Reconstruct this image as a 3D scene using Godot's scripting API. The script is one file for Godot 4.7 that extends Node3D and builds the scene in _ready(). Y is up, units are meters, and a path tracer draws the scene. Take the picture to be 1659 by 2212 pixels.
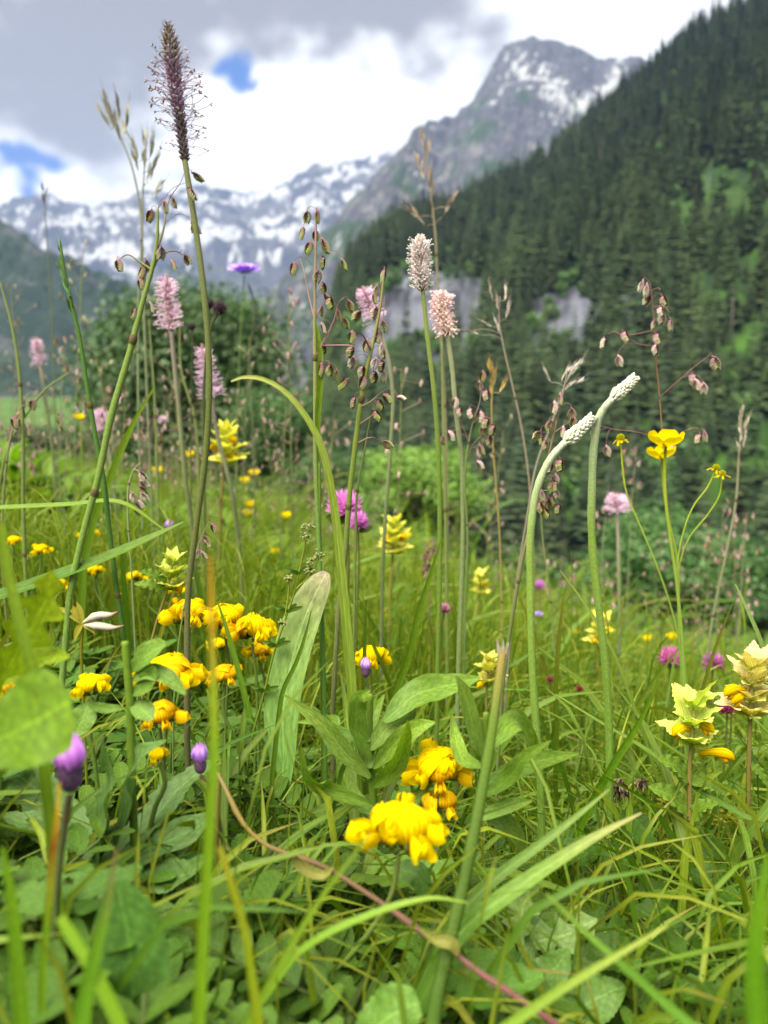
extends Node3D
# An alpine hay meadow seen from grass height: plantain, quaking grass, vetch, buttercup and yellow rattle before a wooded slope and snowy peaks.

const FOCAL := 1671.0            # focal length in units of the 1659 x 2212 sheet the survey points below were read from
const EYE := Vector3(0.0, 0.22, 0.0)
const PITCH := -7.7
var rng := RandomNumberGenerator.new()
var relief := FastNoiseLite.new()
var mats := {}
var names := {}
var shared := {}

# ---------------------------------------------------------------- mesh collecting
class MB:
	var v := PackedVector3Array()
	var c := PackedColorArray()
	var u := PackedVector2Array()
	var ix := PackedInt32Array()
	func vert(p: Vector3, col: Color, uv := Vector2.ZERO) -> int:
		v.append(p); c.append(col); u.append(uv)
		return v.size() - 1
	func quad(a: int, b: int, d: int, e: int) -> void:   # a b / e d corners in order round the quad
		ix.append(a); ix.append(b); ix.append(d)
		ix.append(a); ix.append(d); ix.append(e)
	func mesh(origin := Vector3.ZERO) -> ArrayMesh:
		var n := PackedVector3Array()
		n.resize(v.size())
		var k := 0
		while k < ix.size():
			var a := ix[k]; var b := ix[k + 1]; var d := ix[k + 2]
			var q := (v[d] - v[a]).cross(v[b] - v[a])
			n[a] += q; n[b] += q; n[d] += q
			k += 3
		for i in n.size():
			n[i] = n[i].normalized() if n[i].length_squared() > 1e-24 else Vector3.UP
		var w := v
		if origin != Vector3.ZERO:
			w = v.duplicate()
			for i in w.size():
				w[i] -= origin
		var arr := []
		arr.resize(Mesh.ARRAY_MAX)
		arr[Mesh.ARRAY_VERTEX] = w
		arr[Mesh.ARRAY_NORMAL] = n
		arr[Mesh.ARRAY_COLOR] = c
		arr[Mesh.ARRAY_TEX_UV] = u
		arr[Mesh.ARRAY_INDEX] = ix
		var m := ArrayMesh.new()
		m.add_surface_from_arrays(Mesh.PRIMITIVE_TRIANGLES, arr)
		return m

func lin(hex: String, k := 1.0) -> Color:                # a colour as linear base colour
	var q := Color(hex).srgb_to_linear()
	return Color(q.r * k, q.g * k, q.b * k)

func green(hex: String, k := 1.0) -> Color:              # leaf colours are purer than a print of them
	var q := Color(hex).srgb_to_linear()
	var l := q.get_luminance()
	return Color(maxf(0.004, l + (q.r - l) * 1.05) * k * 1.28, maxf(0.004, l + (q.g - l) * 1.05) * k, maxf(0.004, l + (q.b - l) * 1.05) * k * 0.62)

func shade_of(q: Color, amount: float) -> Color:         # a plant's own tone varies a little
	var k := 1.0 + rng.randf_range(-amount, amount)
	return Color(q.r * k * (1.0 + rng.randf_range(-amount, amount) * 0.4), q.g * k, q.b * k)

func along(col, t: float) -> Color:
	if col is Color:
		return col
	var n: int = col.size() - 1
	var f := clampf(t, 0.0, 1.0) * n
	var i := mini(int(f), n - 1)
	return (col[i] as Color).lerp(col[i + 1], f - i)

func numbered(called: String) -> String:
	if not names.has(called):
		names[called] = 0
		return called
	names[called] += 1
	return "%s_%03d" % [called, names[called]]

func thing(called: String, label: String, category: String, at := Vector3.ZERO, group := "") -> Node3D:
	var o := Node3D.new()
	o.name = numbered(called)
	o.position = at
	add_child(o)
	o.set_meta("label", label)
	o.set_meta("category", category)
	if group:
		o.set_meta("group", group)
	return o

func part(mb: MB, called: String, mat: Material, parent: Node3D, origin := Vector3.INF) -> MeshInstance3D:
	var o := MeshInstance3D.new()
	o.name = called
	var at: Vector3 = parent.position if origin == Vector3.INF else origin
	o.mesh = mb.mesh(at)
	o.material_override = null
	o.mesh.surface_set_material(0, mat)
	parent.add_child(o, true)
	return o

func placed(mesh: Mesh, called: String, parent: Node3D, tr: Transform3D) -> MeshInstance3D:   # a shared mesh, tr in world space of a parent without turn
	var o := MeshInstance3D.new()
	o.name = called
	o.mesh = mesh
	o.transform = tr
	parent.add_child(o, true)
	return o

func keep(mb: MB, mat: Material) -> ArrayMesh:
	var m := mb.mesh()
	m.surface_set_material(0, mat)
	return m

# ---------------------------------------------------------------- places
func P(px: float, py: float, d: float) -> Vector3:       # the point d metres ahead that was surveyed at that spot
	var a := deg_to_rad(PITCH)
	var cx := (px - 829.5) / FOCAL
	var cy := (1106.0 - py) / FOCAL
	var dy := cy * cos(a) + sin(a)
	var dz := cos(a) - cy * sin(a)
	return EYE + Vector3(cx / dz, dy / dz, -1.0) * d

func px_size(n: float, d: float) -> float:
	return n / FOCAL * d

func ground(x: float, z: float) -> float:
	var f := -z
	var xs := 12.0 * tanh(x / 12.0)
	var near := -0.35 * xs - 0.2 * maxf(f, -1.0) + relief.get_noise_2d(x * 90.0, z * 90.0) * 0.02
	if f < 6.0:
		return near
	var field := -22.0 + 0.04 * minf(f, 900.0)
	var hollow := minf(-44.0 + 0.03 * f, 0.0)
	var far := lerpf(field, hollow, smoothstep(-0.31, -0.16, x / f) * smoothstep(1500.0, 600.0, f)) + relief.get_noise_2d(x * 0.6, z * 0.6) * 2.0
	return lerpf(near, far, smoothstep(15.0, 150.0, f))

func smooth(pts: Array, n: int) -> PackedVector3Array:   # an even curve through the points, n segments
	var out := PackedVector3Array()
	var m := pts.size()
	var at := PackedFloat32Array([0.0])
	for i in range(1, m):
		at.append(at[i - 1] + maxf((pts[i] as Vector3).distance_to(pts[i - 1]), 1e-7))
	for i in n + 1:
		var f := float(i) / n * (m - 1)
		var k := mini(int(f), m - 2)
		var b: Vector3 = pts[k]
		var cc: Vector3 = pts[k + 1]
		var span := at[k + 1] - at[k]
		var a: Vector3 = pts[k - 1] if k > 0 else b * 2.0 - cc
		var e: Vector3 = pts[k + 2] if k < m - 2 else cc * 2.0 - b
		var ta := at[k - 1] - at[k] if k > 0 else -span
		var te := at[k + 2] - at[k] if k < m - 2 else span * 2.0
		out.append(b.cubic_interpolate_in_time(cc, a, e, f - k, span, ta, te))
	return out

func trace(list: Array, d_top: float, d_bot: float, n: int, rooted := true) -> PackedVector3Array:
	# surveyed points from the top of a stem down; the last one is carried on into the ground
	var pts := []
	for i in list.size():
		var q = list[i]
		var d: float = q[2] if q.size() > 2 else lerpf(d_top, d_bot, float(i) / maxi(list.size() - 1, 1))
		pts.append(P(q[0], q[1], d))
	if rooted:
		var e: Vector3 = pts[-1]
		var g := ground(e.x, e.z)
		if e.y > g - 0.002:
			var before: Vector3 = pts[-2]
			var run := e - before
			var down := e.y - g + 0.006
			var slide := Vector3(run.x, 0, run.z) * clampf(down / maxf(absf(run.y), 0.02), 0.0, 1.0) * 0.4
			pts.append(Vector3(e.x + slide.x, g - 0.006, e.z + slide.z))
	return smooth(pts, n)

# ---------------------------------------------------------------- shapes
func tube(mb: MB, pts: PackedVector3Array, rad, col, sides := 7, cap := true) -> void:
	var n := pts.size()
	var side := Vector3.ZERO
	var first := mb.v.size()
	for i in n:
		var tan := (pts[mini(i + 1, n - 1)] - pts[maxi(i - 1, 0)]).normalized()
		if i == 0:
			side = tan.cross(Vector3(0.3, 0.2, 1.0)).normalized()
		else:
			side = (side - tan * side.dot(tan)).normalized()
		var up := tan.cross(side)
		var t := float(i) / (n - 1)
		var r: float = (rad if rad is float else (along_f(rad, t))) * (1.0 + 0.05 * sin(i * 2.3 + pts[0].x * 900.0) + 0.03 * sin(i * 5.1))
		var q := along(col, t)
		for k in sides + 1:
			var a := TAU * k / sides
			mb.vert(pts[i] + (side * cos(a) + up * sin(a)) * r, q, Vector2(float(k) / sides, t * n * 0.25))
	for i in n - 1:
		for k in sides:
			var a := first + i * (sides + 1) + k
			mb.quad(a, a + 1, a + sides + 2, a + sides + 1)
	if cap:
		for e in [0, n - 1]:
			var cc := mb.vert(pts[e], along(col, float(e) / (n - 1)))
			for k in sides:
				var a: int = first + e * (sides + 1) + k
				if e == 0:
					mb.ix.append_array([a, cc, a + 1])
				else:
					mb.ix.append_array([a, a + 1, cc])

func along_f(list, t: float) -> float:
	var n: int = list.size() - 1
	var f := clampf(t, 0.0, 1.0) * n
	var i := mini(int(f), n - 1)
	return lerpf(list[i], list[i + 1], f - i)

# A leaf, blade, bract or petal: a sheet along pts whose half width is w(t); fold bends it along the midrib, wave ruffles its edge.
func leaf(mb: MB, pts: PackedVector3Array, w: Callable, face: Vector3, col, nx := 2, fold := 0.3, wave := 0.0, wf := 5.0, twist := 0.0) -> void:
	var n := pts.size()
	var first := mb.v.size()
	var ph := rng.randf() * TAU
	for i in n:
		var tan := (pts[mini(i + 1, n - 1)] - pts[maxi(i - 1, 0)]).normalized()
		var t := float(i) / (n - 1)
		var fc := face
		if twist != 0.0:
			fc = face.rotated(tan, twist * t)
		var side := tan.cross(fc)
		if side.length_squared() < 1e-6:
			side = tan.cross(Vector3(0.7, 0.3, 0.2))
		side = side.normalized()
		var nor := side.cross(tan)
		var hw: float = w.call(t)
		var q := along(col, t)
		for k in nx + 1:
			var a := 2.0 * k / nx - 1.0
			var lift := absf(a) * fold * hw
			if wave > 0.0:
				lift += sin(t * wf * TAU + ph + a * 1.3) * wave * hw * a * a
			mb.vert(pts[i] + side * hw * a + nor * lift, q, Vector2(0.5 + 0.5 * a, t))
	for i in n - 1:
		for k in nx:
			var a := first + i * (nx + 1) + k
			mb.quad(a, a + 1, a + nx + 2, a + nx + 1)

func egg(mb: MB, at: Vector3, b: Basis, col, rings := 4, sides := 6) -> void:   # an ovoid along b.y from -1 to 1
	var first := mb.v.size()
	for i in rings + 1:
		var t := float(i) / rings
		var y := -cos(t * PI)
		var r := sin(t * PI)
		var q := along(col, t)
		for k in sides + 1:
			var a := TAU * k / sides
			mb.vert(at + b * Vector3(cos(a) * r, y, sin(a) * r), q, Vector2(float(k) / sides, t))
	for i in rings:
		for k in sides:
			var a := first + i * (sides + 1) + k
			mb.quad(a, a + sides + 1, a + sides + 2, a + 1)

func sheet(mb: MB, fn: Callable, na: int, nt: int, col: Callable) -> void:   # fn(a in -1..1, t in 0..1) -> Vector3
	var first := mb.v.size()
	for i in nt + 1:
		for k in na + 1:
			var a := 2.0 * k / na - 1.0
			var t := float(i) / nt
			mb.vert(fn.call(a, t), col.call(a, t), Vector2(0.5 + 0.5 * a, t))
	for i in nt:
		for k in na:
			var p := first + i * (na + 1) + k
			mb.quad(p, p + 1, p + na + 2, p + na + 1)

func frame(y: Vector3, hint := Vector3(0.1, 0.3, 1.0)) -> Basis:    # a basis whose y axis points along y
	var yy := y.normalized()
	var x := yy.cross(hint)
	if x.length_squared() < 1e-5:
		x = yy.cross(Vector3(1, 0.2, 0))
	x = x.normalized()
	return Basis(x, yy, x.cross(yy))

func rand_dir() -> Vector3:
	return Vector3(rng.randfn(), rng.randfn(), rng.randfn()).normalized()

# ---------------------------------------------------------------- materials
func mottle(size: Vector2i, fn: Callable) -> ImageTexture:
	var im := Image.create(size.x, size.y, false, Image.FORMAT_RGB8)
	for y in size.y:
		for x in size.x:
			var q = fn.call(float(x) / size.x, float(y) / size.y)
			im.set_pixel(x, y, q if q is Color else Color(q, q, q))
	return ImageTexture.create_from_image(im)

func make_mat(called: String, rough: float, back: Color, tex: Texture2D = null, bump: Texture2D = null, bump_cm := 0.01, uvs := Vector3.ONE, spec := 0.5) -> StandardMaterial3D:
	var m := StandardMaterial3D.new()
	m.resource_name = called
	m.vertex_color_use_as_albedo = true
	m.roughness = rough
	m.metallic_specular = spec
	m.cull_mode = BaseMaterial3D.CULL_DISABLED
	if back.v > 0.0:
		m.backlight_enabled = true
		m.backlight = back
	if tex:
		m.albedo_texture = tex
		m.uv1_scale = uvs
	if bump:
		m.heightmap_enabled = true
		m.heightmap_texture = bump
		m.heightmap_scale = bump_cm
	mats[called] = m
	return m

func make_materials() -> void:
	var fine := FastNoiseLite.new()
	fine.seed = 11
	fine.frequency = 1.0
	fine.fractal_octaves = 4
	var blot := FastNoiseLite.new()
	blot.seed = 23
	blot.frequency = 1.0
	blot.fractal_octaves = 3
	var veins := func(x: float, y: float) -> Color:
		var a := absf(x - 0.5) * 2.0
		var mid := exp(-pow(a / 0.05, 2.0)) * 0.16
		var ph := fposmod(y * 11.0 - a * 2.4, 1.0)
		var side := exp(-pow((ph - 0.5) / 0.09, 2.0)) * 0.05 * (1.0 - a * 0.5)
		var net := absf(fine.get_noise_2d(x * 26.0, y * 60.0)) * 0.16
		var q := clampf(0.8 + mid + side + net - 0.05 + fine.get_noise_2d(x * 5.0 + 9.0, y * 11.0) * 0.16, 0.0, 1.0)
		var sick := smoothstep(0.42, 0.56, blot.get_noise_2d(x * 7.0, y * 15.0))          # brown blemishes
		var pale := smoothstep(0.1, 0.5, blot.get_noise_2d(x * 3.0 + 40.0, y * 6.0)) * 0.14  # yellowing patches
		return Color(q, q, q).lerp(Color(minf(1.0, q * 1.15), q, q * 0.7), pale).lerp(Color(0.62, 0.45, 0.3), sick * 0.4)
	var lv := mottle(Vector2i(128, 256), veins)
	var stripes := func(x: float, y: float) -> float:
		var a := absf(x - 0.5) * 2.0
		var mid := exp(-pow(a / 0.07, 2.0)) * 0.16
		return clampf(0.78 + mid + sin(x * TAU * 9.0) * 0.06 + fine.get_noise_2d(x * 40.0, y * 3.0) * 0.12 + fine.get_noise_2d(x * 4.0, y * 26.0) * 0.1, 0.0, 1.0)
	var bs := mottle(Vector2i(64, 256), stripes)
	var spots := func(x: float, y: float) -> float:
		return clampf(0.85 + fine.get_noise_2d(x * 22.0, y * 22.0) * 0.25 + fine.get_noise_2d(x * 6.0, y * 6.0) * 0.15, 0.0, 1.0)
	var sp := mottle(Vector2i(128, 128), spots)
	var rays := func(x: float, y: float) -> float:
		return clampf(0.88 + sin((x - 0.5) * 52.0) * 0.07 + fine.get_noise_2d(x * 30.0, y * 4.0) * 0.12, 0.0, 1.0)
	var ry := mottle(Vector2i(64, 64), rays)
	make_mat("leaf", 0.55, Color(0.92, 0.98, 0.4), lv, lv, 0.012, Vector3.ONE, 0.3)
	make_mat("thick_leaf", 0.55, Color(0.7, 0.8, 0.35), lv, lv, 0.02, Vector3.ONE, 0.32)
	make_mat("blade", 0.5, Color(0.92, 0.98, 0.4), bs, bs, 0.006, Vector3.ONE, 0.32)
	make_mat("petal", 0.85, Color(0.97, 0.98, 0.62), ry, null, 0.0, Vector3.ONE, 0.15)
	make_mat("bract", 0.8, Color(0.95, 0.97, 0.6), ry, ry, 0.01, Vector3.ONE, 0.2)
	make_mat("pink_petal", 0.7, Color(0.92, 0.85, 0.95), null, null, 0.0, Vector3.ONE, 0.3)
	make_mat("stem", 0.7, Color(0.3, 0.36, 0.14), sp, sp, 0.008, Vector3(2, 3, 1), 0.25)
	make_mat("dry", 0.8, Color(0.3, 0.28, 0.2), sp, sp, 0.01, Vector3(2, 3, 1), 0.3)
	make_mat("scale", 0.55, Color(0.55, 0.5, 0.42), ry, null, 0.0, Vector3.ONE, 0.4)
	make_mat("crown", 0.6, Color(0.6, 0.75, 0.25))
	make_mat("needle", 0.75, Color(0, 0, 0), null, null, 0.0, Vector3.ONE, 0.3)
	make_mat("bark", 0.9, Color(0, 0, 0), sp, sp, 1.0)
	var coarse := NoiseTexture2D.new()
	coarse.width = 512; coarse.height = 512; coarse.seamless = true
	var fn := FastNoiseLite.new(); fn.seed = 4; fn.frequency = 0.02; fn.fractal_octaves = 5
	coarse.noise = fn
	var ramp := Gradient.new()
	ramp.set_color(0, Color(0.62, 0.62, 0.62)); ramp.set_color(1, Color(1, 1, 1))
	coarse.color_ramp = ramp
	for q in [["soil", 0.9, 6.0, 0.4], ["rock", 0.85, 0.006, 300.0]]:
		var m := make_mat(q[0], q[1], Color(0, 0, 0), coarse, coarse, q[3], Vector3.ONE * q[2], 0.25)
		m.uv1_triplanar = true
		m.uv1_world_triplanar = true

# ---------------------------------------------------------------- sky
func make_sky() -> Sky:
	var w := 1536
	var h := 768
	var big := FastNoiseLite.new(); big.seed = 31; big.frequency = 0.75; big.fractal_octaves = 5; big.domain_warp_enabled = true; big.domain_warp_amplitude = 0.35; big.domain_warp_frequency = 0.9
	var gap := FastNoiseLite.new(); gap.seed = 7; gap.frequency = 1.15; gap.fractal_octaves = 4
	# cloud masses seen between the peaks: place, spread, how much thicker (grey) the cloud is there, how much it opens to blue
	var masses := [
		[120.0, 120.0, 330.0, 190.0, 0.75, 0.0], [520.0, 10.0, 420.0, 80.0, 0.6, 0.0], [900.0, 40.0, 260.0, 90.0, 0.65, 0.0], [1010.0, 60.0, 90.0, 60.0, 0.25, 0.0],
		[230.0, 340.0, 130.0, 110.0, 0.45, 0.0], [640.0, 260.0, 250.0, 125.0, -1.1, 0.0], [880.0, 260.0, 230.0, 110.0, -0.8, 0.0], [1250.0, 40.0, 230.0, 110.0, -0.7, 0.0],
		[10.0, 390.0, 60.0, 60.0, -0.9, 0.0], [507.0, 128.0, 44.0, 34.0, 0.0, 1.5], [565.0, 165.0, 26.0, 24.0, 0.0, 1.1], [530.0, 172.0, 34.0, 16.0, 0.0, 0.5],
		[85.0, 335.0, 70.0, 36.0, 0.0, 1.2], [60.0, 412.0, 44.0, 34.0, 0.0, 1.1], [135.0, 350.0, 40.0, 34.0, 0.0, 0.8], [480.0, 408.0, 60.0, 17.0, 0.0, 1.2], [550.0, 408.0, 34.0, 16.0, 0.0, 1.0], [660.0, 372.0, 44.0, 15.0, 0.0, 1.0],
		[455.0, 470.0, 100.0, 40.0, -0.3, 0.0]]
	var warp := FastNoiseLite.new(); warp.seed = 77; warp.frequency = 1.0; warp.fractal_octaves = 4
	var im := Image.create(w, h, false, Image.FORMAT_RGBF)
	var a := deg_to_rad(PITCH)
	for y in h:
		var el := (0.5 - (y + 0.5) / h) * PI
		for x in w:
			if el < -0.06:
				im.set_pixel(x, y, Color(0.05, 0.06, 0.04))
				continue
			var az := (x + 0.5) / w * TAU
			var dir := Vector3(sin(az) * cos(el), sin(el), -cos(az) * cos(el))
			var q := dir * (1.0 / (absf(dir.y) + 0.42))
			var thick := big.get_noise_3d(q.x * 1.5, q.y, q.z * 1.5) * 1.5
			var open := gap.get_noise_3d(q.x * 2.0 + 5.0, q.y * 2.0, q.z * 2.0) * 1.6 - 0.62
			var cz := -dir.z * cos(a) + dir.y * sin(a)
			if cz > 0.3:
				var cx := 829.5 + FOCAL * dir.x / cz
				var cy := 1106.0 - FOCAL * (dir.y * cos(a) + dir.z * sin(a)) / cz
				var wx := warp.get_noise_3d(dir.x * 9.0, dir.y * 9.0, dir.z * 9.0)
				var wy := warp.get_noise_3d(dir.x * 9.0 + 30.0, dir.y * 9.0, dir.z * 9.0)
				cx += wx * 95.0
				cy += wy * 80.0
				var inside := clampf(minf(cx + 300.0, 1959.0 - cx) / 300.0, 0.0, 1.0) * clampf((cy + 300.0) / 300.0, 0.0, 1.0)
				thick *= lerpf(1.0, 0.3, inside)
				open = lerpf(open, open * 0.4 - 0.35, inside)
				for m in masses:
					var ex: float = (cx - m[0]) / m[2]
					var ey: float = (cy - m[1]) / m[3]
					var r := ex * ex + ey * ey
					if r < 6.0:
						var g := exp(-r)
						thick += g * m[4]
						open += g * m[5]
			var wisp := warp.get_noise_3d(dir.x * 5.0, dir.y * 11.0, dir.z * 5.0) * 0.75 + warp.get_noise_3d(dir.x * 16.0, dir.y * 26.0, dir.z * 16.0) * 0.4
			var grey := smoothstep(-0.35, 0.75, thick + wisp * (0.35 + 0.65 * smoothstep(-0.6, 0.1, thick)))
			var cloud := Color(0.38, 0.38, 0.375).lerp(Color(0.12, 0.118, 0.122), grey)
			var blue := Color(0.018, 0.062, 0.2).lerp(Color(0.05, 0.1, 0.2), clampf(1.0 - el * 1.6, 0.0, 1.0) * 0.5)
			im.set_pixel(x, y, cloud.lerp(blue, smoothstep(0.0, 0.75, open + (thick - 0.2) * -0.1 + warp.get_noise_3d(dir.x * 18.0, dir.y * 26.0, dir.z * 18.0) * 0.75)))
	var p := PanoramaSkyMaterial.new()
	p.panorama = ImageTexture.create_from_image(im)
	var s := Sky.new()
	s.sky_material = p
	return s

# ---------------------------------------------------------------- land
class Ridge:                       # a mountain side between the line of its crest and the line of its foot
	var crest := PackedVector3Array()
	var foot := PackedVector3Array()
	var noise := FastNoiseLite.new()
	var amp := 30.0
	var size := 200.0
	var bow := 1.0
	func line(l: PackedVector3Array, t: float) -> Vector3:
		var f := clampf(t, 0.0, 1.0) * (l.size() - 1)
		var i := mini(int(f), l.size() - 2)
		return l[i].lerp(l[i + 1], f - i)
	func pos(t: float, s: float) -> Vector3:
		var c := line(crest, t)
		var f := line(foot, t)
		if s > 1.0:                  # the far side falls away behind the crest
			var away := Vector3(c.x, 0, c.z).normalized()
			return c + away * (s - 1.0) * (c - f).length() + Vector3(0, -(s - 1.0) * (c.y - f.y), 0)
		var p := f.lerp(c, s)
		p.y = lerpf(f.y, c.y, pow(s, bow))
		var k := amp * pow(sin(clampf(s, 0.02, 1.0) * PI * 0.94), 0.6)
		var n := noise.get_noise_3d(p.x / size, p.y / size, p.z / size)
		var m := noise.get_noise_3d(p.x / size * 3.3 + 40.0, p.y / size * 3.3, p.z / size * 3.3)
		p.y += (n + m * 0.35) * k
		var away2 := Vector3(c.x - f.x, 0, c.z - f.z).normalized()
		p += away2 * (n * 0.8 + m * 0.5) * k
		return p

func ridge(crest: Array, foot: Array, amp: float, size: float, bow: float, sd: int) -> Ridge:
	var r := Ridge.new()
	for both in [[crest, r.crest], [foot, r.foot]]:
		var pts := []
		for q in both[0]:
			pts.append(P(q[0], q[1], q[2]))
		for i in 161:
			var f: float = i / 160.0 * (pts.size() - 1)
			var k := mini(int(f), pts.size() - 2)
			both[1].append((pts[k] as Vector3).lerp(pts[k + 1], f - k))
	r.noise.seed = sd; r.noise.frequency = 1.0; r.noise.fractal_octaves = 5; r.noise.fractal_type = FastNoiseLite.FRACTAL_RIDGED
	r.amp = amp; r.size = size; r.bow = bow
	# a crest is jagged
	for i in r.crest.size():
		var q := r.crest[i]
		q.y += r.noise.get_noise_1d(i * 0.22) * amp * 0.1
		r.crest[i] = q
	return r

func ridge_mesh(r: Ridge, cols: int, rows: int, col: Callable, called: String) -> void:
	var mb := MB.new()
	for i in rows + 5:
		var s := float(i) / rows if i <= rows else 1.0 + (i - rows) * 0.15
		for k in cols + 1:
			var t := float(k) / cols
			var p := r.pos(t, s)
			mb.vert(p, col.call(p, t, s), Vector2(t, s))
	for i in rows + 4:
		for k in cols:
			var p := i * (cols + 1) + k
			mb.quad(p, p + cols + 1, p + cols + 2, p + 1)
	var o := MeshInstance3D.new()
	o.name = called
	o.mesh = keep(mb, mats.rock)
	o.set_meta("kind", "structure")
	add_child(o)

func build_land() -> void:
	var spot := FastNoiseLite.new(); spot.seed = 3; spot.frequency = 1.0; spot.fractal_octaves = 5
	# the ground, one sheet from under the camera to the end of the valley
	var mb := MB.new()
	var rows := []
	var f := -2.0
	while f < 9000.0:
		rows.append(f)
		f += maxf(0.03, absf(f) * 0.07)
	var cols := 90
	for fr in rows:
		for k in cols + 1:
			var x: float = (2.0 * k / cols - 1.0) * (1.2 + absf(fr) * 1.5)
			var soil := lin("3a3020", 0.8).lerp(lin("2f4a18", 0.8), clampf(0.5 + spot.get_noise_2d(x * 14.0, fr * 14.0), 0.0, 1.0))
			var sward := lin("6f9440", 0.55).lerp(lin("54762c", 0.5), clampf(0.5 + spot.get_noise_2d(x * 0.02, fr * 0.02), 0.0, 1.0))
			mb.vert(Vector3(x, ground(x, -fr), -fr), soil.lerp(sward, smoothstep(2.0, 14.0, fr)), Vector2(x, fr))
	for i in rows.size() - 1:
		for k in cols:
			var p := i * (cols + 1) + k
			mb.quad(p, p + cols + 1, p + cols + 2, p + 1)
	var g := MeshInstance3D.new()
	g.name = "ground"
	g.mesh = keep(mb, mats.soil)
	g.set_meta("kind", "structure")
	add_child(g)

	var rock := lin("75757e", 0.38)
	var dark := lin("45475a", 0.34)
	var turf := lin("3c5836", 0.4)
	var snow := Color(0.32, 0.33, 0.35)
	# snow range at the head of the valley
	var far := ridge([[-260, 500, 4300], [-120, 430, 4300], [0, 462, 4300], [45, 440, 4300], [110, 428, 4300], [150, 452, 4300], [205, 456, 4300], [255, 438, 4350], [330, 420, 4400], [400, 428, 4400], [440, 420, 4500], [520, 432, 4600], [590, 420, 4600], [640, 390, 4600], [700, 370, 4600], [760, 360, 4600], [830, 345, 4600], [1000, 330, 4600]],
		[[-260, 880, 2300], [200, 880, 2300], [600, 880, 2300], [1000, 880, 2300]], 190.0, 620.0, 1.25, 21)
	ridge_mesh(far, 240, 110, func(p: Vector3, t: float, s: float) -> Color:
		var n := spot.get_noise_3d(p.x * 0.0028, p.y * 0.0045, p.z * 0.0028) * 1.3 + spot.get_noise_3d(p.x * 0.012, p.y * 0.006, p.z * 0.012) * 0.7
		var q := rock.lerp(dark, clampf(0.5 + spot.get_noise_3d(p.x * 0.004 + 9.0, p.y * 0.01, p.z * 0.004) * 1.5, 0.0, 1.0))
		q = turf.lerp(q, smoothstep(0.15, 0.4, s + n * 0.1))
		n = n * 0.75 + spot.get_noise_2d(t * 22.0 + s * 7.0, s * 12.0) * 0.8 + spot.get_noise_2d(t * 70.0 + 50.0 - s * 12.0, s * 34.0) * 0.45
		return q.lerp(snow, smoothstep(0.0, 0.24, n - 0.04 + (s - 0.62) * 0.5 - 0.06 - smoothstep(0.82, 1.0, s) * 0.22)), "snow_mountains")
	# dim slope on the far left
	var slope := ridge([[-700, 250, 1500], [-300, 370, 1400], [0, 492, 1300], [120, 556, 1300], [230, 604, 1350], [330, 656, 1400], [480, 735, 1500], [620, 800, 1500]],
		[[-700, 900, 760], [-300, 900, 760], [0, 895, 760], [230, 890, 800], [620, 890, 900]], 45.0, 130.0, 1.1, 5)
	ridge_mesh(slope, 150, 80, func(p: Vector3, t: float, s: float) -> Color:
		var n := spot.get_noise_3d(p.x * 0.011, p.y * 0.004, p.z * 0.011)
		var q := lin("2f4630", 0.4).lerp(lin("3c543c", 0.4), clampf(0.5 + n * 2.0, 0.0, 1.0))
		return q.lerp(rock, 0.6 * smoothstep(0.2, 0.42, n + 0.24 * exp(-pow((s - 0.42) / 0.2, 2.0)))), "left_slope")
	# the rocky peak and its long green shoulder
	var peak := ridge([[470, 800, 1350], [530, 728, 1500], [600, 640, 1600], [650, 572, 1700], [720, 490, 1800], [800, 402, 1900], [850, 345, 2000], [890, 288, 2100], [930, 264, 2200], [985, 256, 2300], [1020, 224, 2400], [1060, 152, 2500], [1088, 108, 2550], [1150, 86, 2600], [1200, 100, 2600], [1230, 108, 2600], [1290, 132, 2600], [1330, 128, 2600], [1380, 132, 2600], [1500, 170, 2600], [1700, 260, 2600]],
		[[470, 905, 950], [530, 905, 950], [700, 905, 1000], [900, 905, 1050], [1100, 905, 1100], [1700, 905, 1100]], 78.0, 420.0, 1.12, 12)
	var bands := [[1125.0, 125.0, 22.0, 14.0, 0.7], [1150.0, 160.0, 46.0, 22.0, 0.7], [1205.0, 195.0, 40.0, 26.0, 0.8], [1240.0, 240.0, 34.0, 26.0, 0.7], [1330.0, 190.0, 26.0, 60.0, 0.9], [1300.0, 215.0, 40.0, 22.0, 0.8], [1085.0, 185.0, 26.0, 20.0, 0.45], [1060.0, 225.0, 22.0, 14.0, 0.4], [1190.0, 260.0, 20.0, 16.0, 0.4]]
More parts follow.
